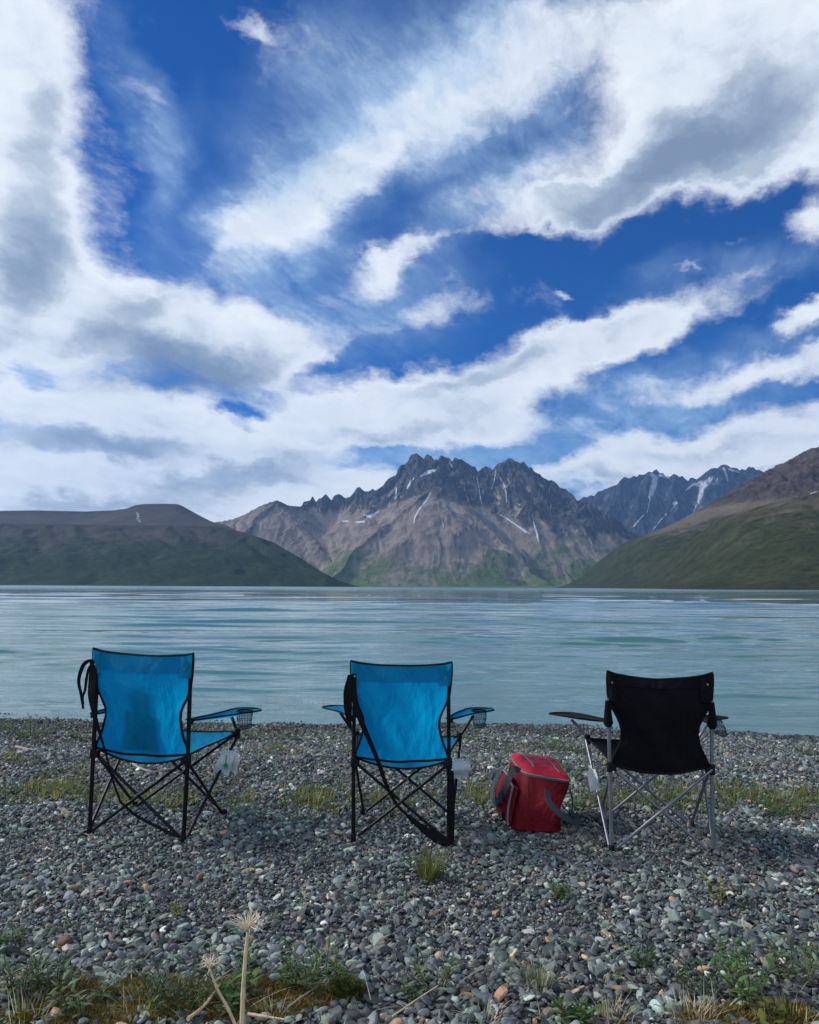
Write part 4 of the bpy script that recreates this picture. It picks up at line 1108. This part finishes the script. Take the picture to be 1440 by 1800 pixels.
MB().loop_tube([bodyp(k, .968, nb, 1.02) for k in range(nb)], .0035, 6).build('rim_piping', M_PIPG, bag)
# pocket on the left side, arched top, bulging outwards
def pockp(v, w_, out=1.0):
    vv = -.86+1.6*v; ww = .06+.76*w_
    b_ = hexp(-1.0, vv, ww); bul = (math.sin(math.pi*min(max(v, 0), 1))**.5)*(math.sin(math.pi*min(1, .10+.88*(1-w_)))**.5)
    return b_ + Vector((-.006-.066*bul*out, 0, -.0))
q = MB()
def pk2(u, v):
    arch = 1-.16*(abs(2*u-1)**3); return pockp(u, v*arch)
q.grid(pk2, 22, 22); q.build('side_pocket', M_RED_SHADED, bag)
arc = [pockp(.04, t/12*.84) for t in range(13)] + [pockp(.04+.92*t/16, 1-.16*(abs(2*t/16-1)**3)) for t in range(1, 16)] + [pockp(.96, (1-t/12)*.84) for t in range(13)]
MB().tube([p_+Vector((-.004, -.002, 0)) for p_ in arc], .0050, 8).build('pocket_piping', M_PIPG, bag)
MB().tube([p_+Vector((-.003, .010, -.002)) for p_ in arc[:13]], .0075, 8).build('pocket_zipper', M_ZIP, bag)
a = pockp(.22, .16, 1.0); MB().box(a+Vector((-.004, 0, 0)), (.004, .040, .030), Matrix.Rotation(R(-8), 3, 'X')).build('label_patch', M_ZIP, bag, bevel=.001)
def bagpt(px, py, Y): return at_y(px, py, Y) - org
yn = (NLb.y+NLt.y)/2
pth = curve_pts([bagpt(914, 1356, 4.02), bagpt(905, 1352, 4.02), bagpt(897, 1364, 4.03), bagpt(886, 1392, 4.04), bagpt(880, 1398, 4.10), bagpt(876, 1404, 4.2)], 6)
MB().ribbon(pth, .030, .0025, (-.55, -.8, .1)).build('handle', M_GREYW, bag)
pth = curve_pts([bagpt(890, 1344, 4.34), bagpt(882, 1352, 4.30), bagpt(869, 1375, 4.26), bagpt(865, 1398, 4.22), bagpt(869, 1409, 4.16), bagpt(878, 1406, 4.08), bagpt(881, 1396, 4.04)], 6)
MB().ribbon(pth, .030, .0025, (-.8, -.6, .1)).build('handle', M_GREYW, bag)
pth = curve_pts([bagpt(962, 1389, 3.93), bagpt(963, 1399, 3.90), bagpt(967, 1412, 3.87), bagpt(978, 1425, 3.86), bagpt(991, 1435, 3.87), bagpt(1003, 1442, 3.92), bagpt(1012, 1447, 4.0), bagpt(1016, 1440, 4.10), bagpt(1002, 1428, 4.16)], 6)
MB().ribbon(pth, [interp(i, [0, 8, 30, 48], [.030, .030, .036, .030]) for i in range(len(pth))], .0025, (.35, -.8, .5)).build('shoulder_strap', M_GREYW, bag)
pth = curve_pts([bagpt(1001, 1386, 4.16), bagpt(1005, 1398, 4.14), bagpt(1007, 1412, 4.12), bagpt(1004, 1428, 4.12), bagpt(996, 1424, 4.10), bagpt(990, 1418, 4.08)], 6)
MB().tube(pth, .0042, 8).build('cord_loop', M_ZIP, bag)

# ---------------------------------------------------------------- plants
def leaf_mat(name):
    m = bpy.data.materials.new(name); m.use_nodes = True; t = NT(m.node_tree); b = t.n['Principled BSDF']
    a = t.node('ShaderNodeAttribute', attribute_name='tone').outputs['Color']
    oc = t.node('ShaderNodeTexCoord').outputs['Object']
    n_ = t.noise(oc, 60, 4, .6)
    c = t.mix(t.mapr(n_, .3, .7), t.v('SCALE', a, .75), t.v('SCALE', a, 1.25))
    t.put(b.inputs['Base Color'], c); b.inputs['Roughness'].default_value = .6; b.inputs['Specular IOR Level'].default_value = .3
    tr = t.node('ShaderNodeBsdfTranslucent'); t.put(tr.inputs[0], t.v('MULTIPLY', c, (1.3, 1.5, .6)))
    mx = t.node('ShaderNodeMixShader'); mx.inputs[0].default_value = .3
    t.l.new(b.outputs[0], mx.inputs[1]); t.l.new(tr.outputs[0], mx.inputs[2]); t.l.new(mx.outputs[0], t.n['Material Output'].inputs[0])
    return m
M_LEAF = leaf_mat('leaf_green'); M_DRY = plain('dry_stalk', (.72, .56, .33), .75, scale=40, var=.25, bump=.001)
M_WOOD = plain('bleached_wood', (.36, .31, .27), .85, scale=30, var=.3, bump=.003)

class LF:
    """leaves and blades with a colour per vertex"""
    def __init__(s): s.v = []; s.f = []; s.c = []
    def strip(s, base, dirv, side, L, W, droop, col, shape='leaf', segs=4, fold=.25):
        base = np.array(base, float); d = np.array(dirv, float); d /= np.linalg.norm(d)
        sd = np.array(side, float); sd -= d*sd.dot(d); sd /= (np.linalg.norm(sd)+1e-9)
        up = np.cross(sd, d); b0 = len(s.v); p = base.copy(); st = L/segs
        for i in range(segs+1):
            t = i/segs
            if shape == 'leaf': w_ = W*.5*math.sin(math.pi*min(1, .08+.92*t))**.8 if t < 1 else W*.02
            elif shape == 'blade': w_ = W*.5*(1-t**1.6)+W*.03
            else: w_ = W*.5*(math.sin(math.pi*(.1+.85*t))**.5)*(1+.35*math.cos(t*14))
            s.v.append(p+sd*w_); s.v.append(p-up*w_*fold); s.v.append(p-sd*w_); s.c += [col]*3
            d = d + np.array([0, 0, -droop*st/L]); d /= np.linalg.norm(d); p = p + d*st
        for i in range(segs):
            a = b0+i*3
            s.f.append((a, a+1, a+4, a+3)); s.f.append((a+1, a+2, a+5, a+4))
    def build(s, name, parent=None, mat=None):
        C_ = np.concatenate([np.clip(np.array(s.c), 0, 1), np.ones((len(s.c), 1))], -1)
        return mesh_obj(name, np.array(s.v), s.f, mat or M_LEAF, parent, True, attrs={'tone': C_})
def vary(c, rnd, a=.25):
    k = math.exp(rnd.gauss(0, a)); return [c[0]*k*(1+rnd.gauss(0, .10)), c[1]*k, c[2]*k*(1+rnd.gauss(0, .12))]
GR = (.100, .170, .055); GD = (.070, .120, .050); GY = (.20, .22, .065); GG = (.150, .195, .105); ST = (.36, .29, .17); STP = (.50, .44, .32)

def leafy(name, lbl, cat, loc, h, spread, nst, L, W, col, seed, group=None, lean=.5, shape='leaf', per=11):
    rnd = random.Random(seed); root = empty(name, loc); tag(root, lbl, cat, group); h *= .92; spread *= 1.15; L *= .95; W *= .72; nst = int(nst*1.3)
    st = MB(); lf = LF()
    for k in range(nst):
        a = rnd.uniform(0, 6.283); r0 = rnd.uniform(0, .35)*spread
        b_ = Vector((math.cos(a)*r0, math.sin(a)*r0, -.01)); hh = h*rnd.uniform(.55, 1.05)
        tip = b_ + Vector((math.cos(a)*spread*rnd.uniform(.3, 1)*lean, math.sin(a)*spread*rnd.uniform(.3, 1)*lean, hh))
        mid = (b_+tip)/2 + Vector((0, 0, hh*.12))
        P = curve_pts([b_, mid, tip], 4); st.tube(P, [.0022-.0014*i/(len(P)-1) for i in range(len(P))], 5)
        n = max(4, int(per*rnd.uniform(.8, 1.2)))
        for i in range(n):
            t = .15+.85*i/(n-1); p = P[min(len(P)-1, int(t*(len(P)-1)))]
            th = i*2.4+rnd.uniform(-.5, .5); up = .25+.9*t
            d = (math.cos(th), math.sin(th), up*rnd.uniform(.6, 1.1))
            lf.strip(p, d, (-math.sin(th), math.cos(th), rnd.uniform(-.3, .3)), L*rnd.uniform(.6, 1.15)*(1-.35*abs(t-.6)), W*rnd.uniform(.75, 1.2), rnd.uniform(.2, .9), vary(col, rnd), shape, 4)
    st.build('stem', M_STEM, root); lf.build('leaves', root)
    return root
M_STEM = plain('green_stem', (.10, .10, .05), .7)
def tuft(name, lbl, cat, loc, h, spread, n, col, col2, frac2, seed, group=None, W=.004, droop=1.0, obj_only=None):
    rnd = random.Random(seed); lf = obj_only or LF()
    O = np.zeros(3) if obj_only is None else np.array(loc, float)
    for k in range(n):
        a = rnd.uniform(0, 6.283); r0 = spread*.35*math.sqrt(rnd.random())
        b_ = O + np.array((math.cos(a)*r0, math.sin(a)*r0, -.006)); tilt = rnd.uniform(.05, 1.0)*spread/h*.7
        a2 = a+rnd.uniform(-.8, .8); d = (math.cos(a2)*tilt, math.sin(a2)*tilt, 1)
        c = vary(col2 if rnd.random() < frac2 else col, rnd)
        lf.strip(b_, d, (-math.sin(a2), math.cos(a2), 0), h*rnd.uniform(.45, 1.1), W*rnd.uniform(.7, 1.3), rnd.uniform(.2, 1)*droop, c, 'blade', 5, .15)
    if obj_only is None:
        o = lf.build(name); o.location = loc; return tag(o, lbl, cat, group)

def G(px, py):
    p = at_z(px, py, 0.0)
    for _ in range(4): p = at_z(px, py, float(gh(p.x, p.y))+.006)
    return p
# the grass tuft behind the middle chair
tuft('grass_tuft', 'yellow-green spiky grass tuft on bare pebbles just behind the middle blue chair', 'grass tuft', G(755, 1542), .135, .13, 230, (.13,.155,.05), ST, .25, 11, W=.0035)
# foreground leafy plants
fg = 'leafy plants in the foreground gravel'
LP = [ # px,py(base), h, spread, stems, leafL, leafW, col, label
 (95,1740,.14,.10,7,.050,.012,GG,'grey-green leafy plant in front of the reddish round stone at lower left'),
 (150,1775,.13,.13,8,.045,.016,GG,'pale green leafy plant among orange moss at lower left'),
 (30,1745,.15,.10,7,.050,.013,GG,'tall grey-green plant at the left edge of the foreground'),
 (20,1660,.06,.06,4,.035,.012,GR,'small green seedling at the far left edge above the taller plants'),
 (312,1612,.060,.045,4,.032,.009,GY,'little yellow-green seedling alone on the pebbles, left of the tall dry stalk'),
 (315,1772,.15,.15,22,.038,.008,GD,'dense feathery dark green bush left of the short dry stalk'),
 (418,1722,.10,.05,3,.050,.013,GR,'narrow green sprig just left of the tall dry stalk'),
 (408,1768,.075,.07,4,.062,.030,GR,'broad-leaved bright green plant between the two dry stalks'),
 (560,1742,.17,.13,8,.052,.014,GR,'green leafy plant right of the tall dry stalk'),
 (520,1745,.09,.08,5,.045,.014,GR,'low green plant beside the pale flat stone'),
 (598,1722,.06,.06,4,.04,.012,GG,'small grey-green sprout above the dark moss cushion'),
 (765,1735,.11,.10,6,.045,.012,GG,'ragged grey-green plant in the middle of the lower gravel'),
 (722,1760,.06,.05,3,.035,.014,GR,'tiny green plant left of the ragged grey-green one'),
 (985,1580,.065,.07,6,.035,.014,GR,'small bright green plant on the pebbles below the red bag'),
 (1262,1582,.10,.06,4,.030,.016,GY,'thin plant with a yellow leaf below the black chair'),
 (1315,1600,.04,.04,3,.028,.012,GR,'tiny seedling right of the yellow-leaved plant'),
 (1128,1700,.07,.06,5,.035,.010,GD,'small dark green plant right of centre in the lower gravel'),
 (1005,1795,.07,.08,5,.045,.018,GR,'bright green plant at the bottom edge right of centre'),
 (1320,1760,.15,.17,12,.045,.018,GR,'spreading green plant at lower right'),
 (1400,1725,.12,.12,8,.045,.015,GG,'grey-green plant near the right edge of the foreground'),
 (1235,1745,.09,.10,6,.035,.013,GD,'dark green low plant left of the spreading one at lower right'),
 (1432,1700,.09,.08,5,.04,.014,GG,'leafy plant cut by the right edge of the picture'),
]
for i, (x, y, h_, sp_, ns, L_, W_, c_, lb) in enumerate(LP):
    leafy('leafy_plant', lb, 'plant', G(x, y), h_, sp_, ns, L_, W_, c_, 200+i, fg)
leafy('lobed_plant', 'yellow-green plant with wide lobed leaves at the bottom right edge', 'plant', G(1352, 1796), .05, .08, 4, .045, .032, (.17,.20,.05), 300, None, shape='lobed', per=5)
# plants along the waterline
wl = 'low plants along the waterline'
WP = [(55,1298,.17,.30,26,.055,.012,GR,'large bushy green plant at the waterline on the far left'),
 (150,1300,.08,.14,9,.04,.012,GR,'low green plant at the waterline behind the left chair'),
 (372,1296,.13,.22,18,.05,.011,GG,'bushy plant at the waterline under the left chair armrest'),
 (432,1300,.09,.16,12,.045,.011,GR,'green plant below the net cup holder of the left chair'),
 (505,1300,.06,.14,9,.035,.010,GR,'low sprawling plant at the waterline between the two blue chairs'),
 (578,1300,.06,.12,8,.035,.010,GR,'small plant at the waterline beside the middle chair'),
 (960,1318,.10,.16,12,.045,.012,GR,'green plant near the water behind the red bag'),
 (1012,1322,.08,.13,9,.045,.012,GR,'green plant near the water between bag and black chair'),
 (835,1300,.06,.13,8,.035,.010,GR,'low plant at the waterline right of the middle chair'),
 (1420,1328,.09,.14,10,.04,.012,GD,'dark green plant near the water at the right edge')]
for i, (x, y, h_, sp_, ns, L_, W_, c_, lb) in enumerate(WP):
    leafy('shore_plant', lb, 'plant', G(x, y), h_, sp_, ns, L_, W_, c_, 400+i, wl, lean=.9)
# foreground tufts with dry blades
TF = [(945,1735,.10,.10,120,GG,.55,'half dry grass tuft in the lower gravel right of centre'),
      (480,1790,.07,.10,60,ST,.5,'thin dry grass at the bottom edge right of the tall stalk'),
      (1080,1795,.08,.15,80,ST,.6,'straw coloured grass clump at the bottom edge right of centre'),
      (1215,1795,.10,.18,110,ST,.7,'pale dry grass clump at lower right'),
      (850,1795,.07,.15,60,ST,.6,'sparse dry grass at the bottom edge near the middle'),
      (250,1775,.10,.14,90,GY,.4,'fine yellowish grass on the moss left of the feathery bush'),
      (1385,1795,.08,.20,110,GY,.5,'yellowish grass at the bottom right corner'),
      (45,1795,.09,.15,80,GG,.5,'thin grass at the bottom left corner')]
for i, (x, y, h_, sp_, n_, c_, fr, lb) in enumerate(TF):
    tuft('grass_clump', lb, 'grass tuft', G(x, y), h_, sp_, n_, c_, STP, fr, 500+i, 'dry grass clumps along the bottom', W=.0028, droop=1.4)
# vegetation strip beyond the chairs: nobody could count it
veg = LF(); rv = random.Random(77)
BAND = [(90,1380,110,16,.9),(240,1388,60,16,.8),(420,1388,50,28,.9),(560,1392,70,20,1.1),(300,1394,50,14,.6),(840,1388,60,20,1.0),(905,1370,20,14,.5),(1040,1392,40,16,.7),(1110,1392,60,16,.8),(1200,1392,60,16,.8),(1290,1384,60,16,.8),(1380,1400,100,20,1.2),(720,1400,60,14,.5),(660,1395,60,12,.3),
        (480,1305,70,12,.5),(640,1310,60,14,.35),(900,1315,60,18,.45),(1110,1320,60,14,.4),(1200,1330,60,12,.3),(300,1310,40,12,.4),(20,1320,60,12,.3),(980,1340,60,16,.5),(140,1350,80,12,.25)]
for (cx, cy, rx, ry, dn) in BAND:
    ry *= 1.3
    for k in range(int(dn*rx*1.35)):
        if perlin(np.array([k*.13+cx]), np.array([cy*.1]), 3)[0] < -.15: continue
        p = G(cx+rv.gauss(0, .5)*rx, min(1435, max(1300, cy+14+rv.gauss(0, .5)*ry)))
        q = rv.random()
        if q < .55:
            tuft('', '', '', p, rv.uniform(.035, .11), rv.uniform(.05, .12), rv.randint(9, 18), rv.choice([GR, GG, GY]), ST, .34, rv.randint(0, 10**6), W=.0045, droop=1.2, obj_only=veg)
        else:
            for j in range(rv.randint(6, 12)):
                th = rv.uniform(0, 6.283); o_ = np.array(p)+np.array([rv.gauss(0, .02), rv.gauss(0, .02), rv.uniform(0, .025)])
                veg.strip(o_, (math.cos(th), math.sin(th), rv.uniform(.3, 1.3)), (-math.sin(th), math.cos(th), 0), rv.uniform(.02, .04), .011, .6, vary(rv.choice([GR, GD, GG, GY]), rv), 'leaf', 3)
for k in range(260):      # scattered seedlings and dead stems through the gravel
    x, y = rv.uniform(0, 1440), rv.choice([rv.uniform(1310, 1450), rv.uniform(1450, 1700), rv.uniform(1700, 1790)])
    if y > 1450 and rv.random() < .62: continue
    p = G(x, y); c_ = rv.choice([GR, GG, GD, ST]); s_ = rv.uniform(.5, 1)
    for j in range(rv.randint(4, 9)):
        th = rv.uniform(0, 6.283); o_ = np.array(p)+np.array([rv.gauss(0, .012), rv.gauss(0, .012), rv.uniform(0, .015)])
        veg.strip(o_, (math.cos(th), math.sin(th), rv.uniform(.4, 1.6)), (-math.sin(th), math.cos(th), 0), rv.uniform(.02, .04)*s_, .008*s_, .6, vary(c_, rv), 'leaf', 3)
for k in range(240):      # dead stems lying over the lower gravel
    x, y = rv.uniform(0, 1440), rv.uniform(1690, 1800)
    if rv.random() > (y-1640)/170: continue
    p = np.array(G(x, y)); th = rv.uniform(0, 6.283); p[2] += .015
    veg.strip(p, (math.cos(th), math.sin(th), rv.uniform(.1, .9)), (-math.sin(th), math.cos(th), 0), rv.uniform(.05, .16), .0024, rv.uniform(.2, 1.0), vary(rv.choice([ST, STP]), rv), 'blade', 6)
tag(veg.build('ground_cover'), 'low green and straw coloured ground cover', kind='stuff')

# ---------------------------------------------------------------- moss
def moss_patch(name, cx, cy, rx, ry, h_, cols, n, seed, kind=None, lbl=None, cat=None):
    rnd = random.Random(seed); lf = LF(); c0 = G(cx, cy); ex = abs(G(cx+rx, cy).x-c0.x); ey = abs(G(cx, cy-ry).y-c0.y)
    nx = 46
    gxs = np.linspace(-1.05, 1.05, nx)
    A, B_ = np.meshgrid(gxs, gxs); rr = np.sqrt(A*A+B_*B_) + .45*perlin(A*2.6+seed, B_*1.8, seed) + .40*perlin(A*7+seed, B_*4, seed+1)
    Hh = h_*np.clip(1-rr**2.2, -1.2, 1) + .006*perlin(A*9, B_*9, 5)
    X = c0.x+A*ex; Y = c0.y+B_*ey; Z = gh(X, Y) + Hh + .007
    V = np.stack([X, Y, Z], -1).reshape(-1, 3)
    for v in V: lf.v.append(v); lf.c.append(vary([q*.45 for q in cols[0]], rnd, .3))
    for f in grid_faces(nx, nx):
        if rr.ravel()[f].max() < 1.15: lf.f.append(tuple(int(q) for q in f))
    for k in range(n):
        i = rnd.randrange(len(V)); 
        if rr.ravel()[i] > 1.02: continue
        p = V[i] + np.array([rnd.uniform(-.5, .5)*2.1*ex/nx*2, rnd.uniform(-.5, .5)*2.1*ey/nx*2, 0]); th = rnd.uniform(0, 6.28)
        lf.strip(p-np.array([0, 0, .002]), (math.cos(th)*.6, math.sin(th)*.6, 1), (-math.sin(th), math.cos(th), 0), rnd.uniform(.008, .020), .0030, .4, vary(rnd.choice(cols), rnd, .3), 'blade', 2)
    o = lf.build(name); return tag(o, lbl, cat, kind=kind)
OR = (.30, .17, .040); OG = (.24, .21, .055); DGm = (.09, .11, .03); BR = (.14, .08, .035)
moss_patch('moss', 230, 1768, 215, 42, .013, [OR, OG, BR, OG, DGm], 26000, 3, 'stuff', 'orange brown moss mat')
moss_patch('moss', 470, 1755, 120, 42, .013, [OR, OR, OG, BR, DGm], 16000, 4, 'stuff', 'orange brown moss mat')
moss_patch('moss', 1330, 1790, 130, 22, .014, [OG, BR, DGm, OR], 6000, 6, 'stuff', 'brownish moss mat')
moss_patch('moss_cushion', 611, 1748, 27, 17, .030, [DGm, (.07,.10,.015), (.10,.11,.02)], 5000, 5, None, 'round dark green moss cushion in the lower gravel', 'moss')

# ---------------------------------------------------------------- dry stalks
def dry_flower(name, lbl, base, pts, r0, r1, rays, R_, seed):
    rnd = random.Random(seed); root = empty(name, base); tag(root, lbl, 'dry plant')
    P = curve_pts([Vector(p)-base for p in pts], 8); k = len(P)
    st = MB(); st.tube(P, [r0+(r1-r0)*i/(k-1)+.0009*(1 if i % 9 == 0 else 0) for i in range(k)], 12); st.build('stalk', M_DRY, root)
    hd = MB(); tip = P[-1]
    for i in range(rays):
        th = i*2.39996; q = math.sqrt((i+.5)/rays); el_ = 1.45-1.15*q; L = R_*rnd.uniform(.75, 1.1)*(1-.25*(1-q))
        d = Vector((math.cos(th)*math.cos(el_), math.sin(th)*math.cos(el_), math.sin(el_)))
        m_ = tip + d*L*.55 + Vector((0, 0, .006)); e = tip + d*L + Vector((rnd.gauss(0, .003), rnd.gauss(0, .003), rnd.uniform(-.004, .008)))
        hd.tube([tip-Vector((0, 0, .003)), m_, e], [.0019, .0013, .0008], 5)
        for j in range(2): 
            hd.tube([e, e+d*.006+Vector((rnd.gauss(0, .004), rnd.gauss(0, .004), rnd.gauss(0, .004)))], [.0008, .0005], 4)
    hd.tube([tip-Vector((0, 0, .010)), tip, tip+Vector((0, 0, .004))], [r1, r1*1.35, r1*.8], 12)
    hd.build('seed_head', M_HEAD, root); return root
M_HEAD = plain('dry_seed_head', (.78, .67, .50), .8, scale=80)
b_ = G(424, 1850)
dry_flower('dry_flower_stalk', 'tall thick straw-coloured dead stalk topped by a spiky umbel, in the lower left foreground', b_,
           [b_+Vector((0, 0, -.02)), at_y(427, 1760, b_.y), at_y(431, 1690, b_.y+.004), at_y(436, 1637, b_.y+.008)], .0070, .0042, 46, .050, 8)
b2 = G(428, 1822)
dry_flower('dry_flower_stalk', 'short thin bent dead stalk with a small spiky head, left of the taller one', b2,
           [b2+Vector((0, 0, -.02)), at_y(404, 1779, b2.y), at_y(384, 1742, b2.y), at_y(373, 1715, b2.y), at_y(369, 1702, b2.y)], .0046, .0026, 24, .030, 9)
def stick(lbl, pts, r, name='driftwood_stick', mat=None, seed=1):
    P = curve_pts(pts, 6); n = len(P); o0 = Vector(P[0])
    q = MB(); q.tube([p-o0 for p in P], [r*(1-.55*i/(n-1))*(1+.12*math.sin(i*1.7+seed)) for i in range(n)], 9)
    o = q.build(name, mat or M_WOOD); o.location = o0; return tag(o, lbl, 'stick')
def GS(px, py, up=.014):
    p = G(px, py); p.z += up; return p
stick('pale curved driftwood stick lying behind the left blue chair', [GS(224,1334), GS(232,1345), GS(250,1356), GS(272,1361), GS(298,1356), GS(318,1352)], .010)
stick('pale dry twig leaning against the foot of the tall stalk', [GS(330,1812,.03), GS(360,1786,.03), GS(386,1768,.06)], .0055, 'dry_twig', M_DRY, 2)
stick('short pale twig on the ground right of the tall stalk', [GS(436,1796,.02), GS(462,1800,.02), GS(500,1806,.02)], .0050, 'dry_twig', M_DRY, 3)
stick('greyish driftwood piece at the left behind the left chair', [GS(28,1316), GS(46,1320), GS(62,1322)], .012, seed=4)
stick('long thin grey twig right of the orange moss', [GS(505,1785,.02), GS(530,1772,.03), GS(560,1752,.03)], .0030, 'dry_twig', M_WOOD, 5)
stick('thin bent grey twig lying in the lower gravel near the moss cushion', [GS(500,1738,.02), GS(545,1748,.03), GS(600,1738,.02)], .0028, 'dry_twig', M_WOOD, 6)
stick('slender straw twig slanting in the gravel right of the moss cushion', [GS(690,1800,.02), GS(735,1775,.03), GS(770,1765,.05)], .0024, 'dry_twig', M_DRY, 7)

# ---------------------------------------------------------------- stones that stand out
def stone_mat(name, col, c2=None):
    m, t, b = new_mat(name); oc = t.node('ShaderNodeTexCoord').outputs['Object']
    a = t.noise(oc, 28, 5, .65); s_ = t.noise(oc, 160, 4, .7)
    c = t.mix(t.mapr(a, .35, .65), col, c2 or tuple(q*.6 for q in col)); c = t.mix(t.mapr(s_, .55, .75), c, tuple(q*.45 for q in col))
    t.put(b.inputs['Base Color'], c); b.inputs['Roughness'].default_value = .8
    bp = t.node('ShaderNodeBump'); bp.inputs['Distance'].default_value = .003; t.put(bp.inputs['Height'], t.m('ADD', a, t.m('MULTIPLY', s_, .5)))
    t.l.new(bp.outputs[0], b.inputs['Normal']); return m
def rock(lbl, px, py, size, mat, seed, flat=.6, rz=0):
    V = stone_verts(seed, flat=flat, smooth=2)*size
    c_, s_ = math.cos(rz), math.sin(rz); V = np.stack([V[:, 0]*c_-V[:, 1]*s_, V[:, 0]*s_+V[:, 1]*c_, V[:, 2]], -1)
    p = G(px, py); p.z += size*flat*.30
    o = mesh_obj('stone', V, IF, mat, smooth=True); o.location = p; return tag(o, lbl, 'stone')
RB = stone_mat('rust_stone', (.20, .095, .055)); PG = stone_mat('pale_green_stone', (.36, .41, .38), (.24, .29, .27)); WH = stone_mat('white_stone', (.52, .52, .49), (.40, .39, .37))
TN = stone_mat('tan_stone', (.34, .23, .15)); DG = stone_mat('dark_stone', (.07, .08, .085)); OC = stone_mat('orange_stone', (.38, .20, .11))
rock('round rust-brown stone in the lower left gravel', 115, 1664, .054, RB, 901, .8)
rock('flat pale stone behind the right rear foot of the left chair', 312, 1492, .045, WH, 902, .35)
rock('pale blue-green angular stone just right of the moss left of the bush', 195, 1733, .050, PG, 903, .5, .6)
rock('flat pale green stone lying at the edge of the orange moss', 488, 1726, .055, PG, 904, .5)
rock('pale angular stone at the bottom edge right of the tall stalk', 465, 1792, .055, WH, 905, .4, .5)
rock('light grey stone left of the tall dry stalk', 392, 1694, .046, PG, 906, .6, .4)
rock('white oblong stone right of the tall dry stalk', 464, 1680, .038, WH, 907, .6, .2)
rock('bluish white round-cornered stone in the middle gravel', 913, 1592, .034, PG, 908, .4, 1.2)
rock('flat whitish stone in the right gravel beyond the black chair', 1366, 1541, .045, WH, 909, .3)
rock('salmon coloured stone near the grass tuft', 836, 1519, .030, OC, 910, .7)
rock('orange-brown stone in the lower middle gravel', 674, 1662, .026, OC, 911, .7)
rock('large tan rounded stone in the lower right gravel', 1090, 1742, .050, TN, 912, .45, -.3)
rock('dark slate stone left of the grass-tufted gravel at bottom centre', 620, 1790, .060, DG, 913, .5)
rock('tan stone at the upper left of the foreground gravel', 128, 1566, .044, TN, 914, .7)
rock('pale squarish stone at the left edge near the chair', 72, 1604, .042, WH, 915, .65)

# ---------------------------------------------------------------- the air
hz = 15000.0
vb = [(-hz, -600, -6), (hz, -600, -6), (hz, 13500, -6), (-hz, 13500, -6), (-hz, -600, 2300), (hz, -600, 2300), (hz, 13500, 2300), (-hz, 13500, 2300)]
fb = [(0,3,2,1), (4,5,6,7), (0,1,5,4), (1,2,6,5), (2,3,7,6), (3,0,4,7)]
hm = bpy.data.materials.new('air'); hm.use_nodes = True
ht = NT(hm.node_tree); ht.n.remove(ht.n['Principled BSDF'])
pv = ht.node('ShaderNodeVolumePrincipled')
pv.inputs['Color'].default_value = (.27, .55, 1.0, 1); pv.inputs['Density'].default_value = 3.3e-5; pv.inputs['Anisotropy'].default_value = .2
ht.l.new(pv.outputs[0], ht.n['Material Output'].inputs['Volume'])
tag(mesh_obj('haze', vb, fb, hm), 'thin pale blue air over the whole lake', kind='stuff')
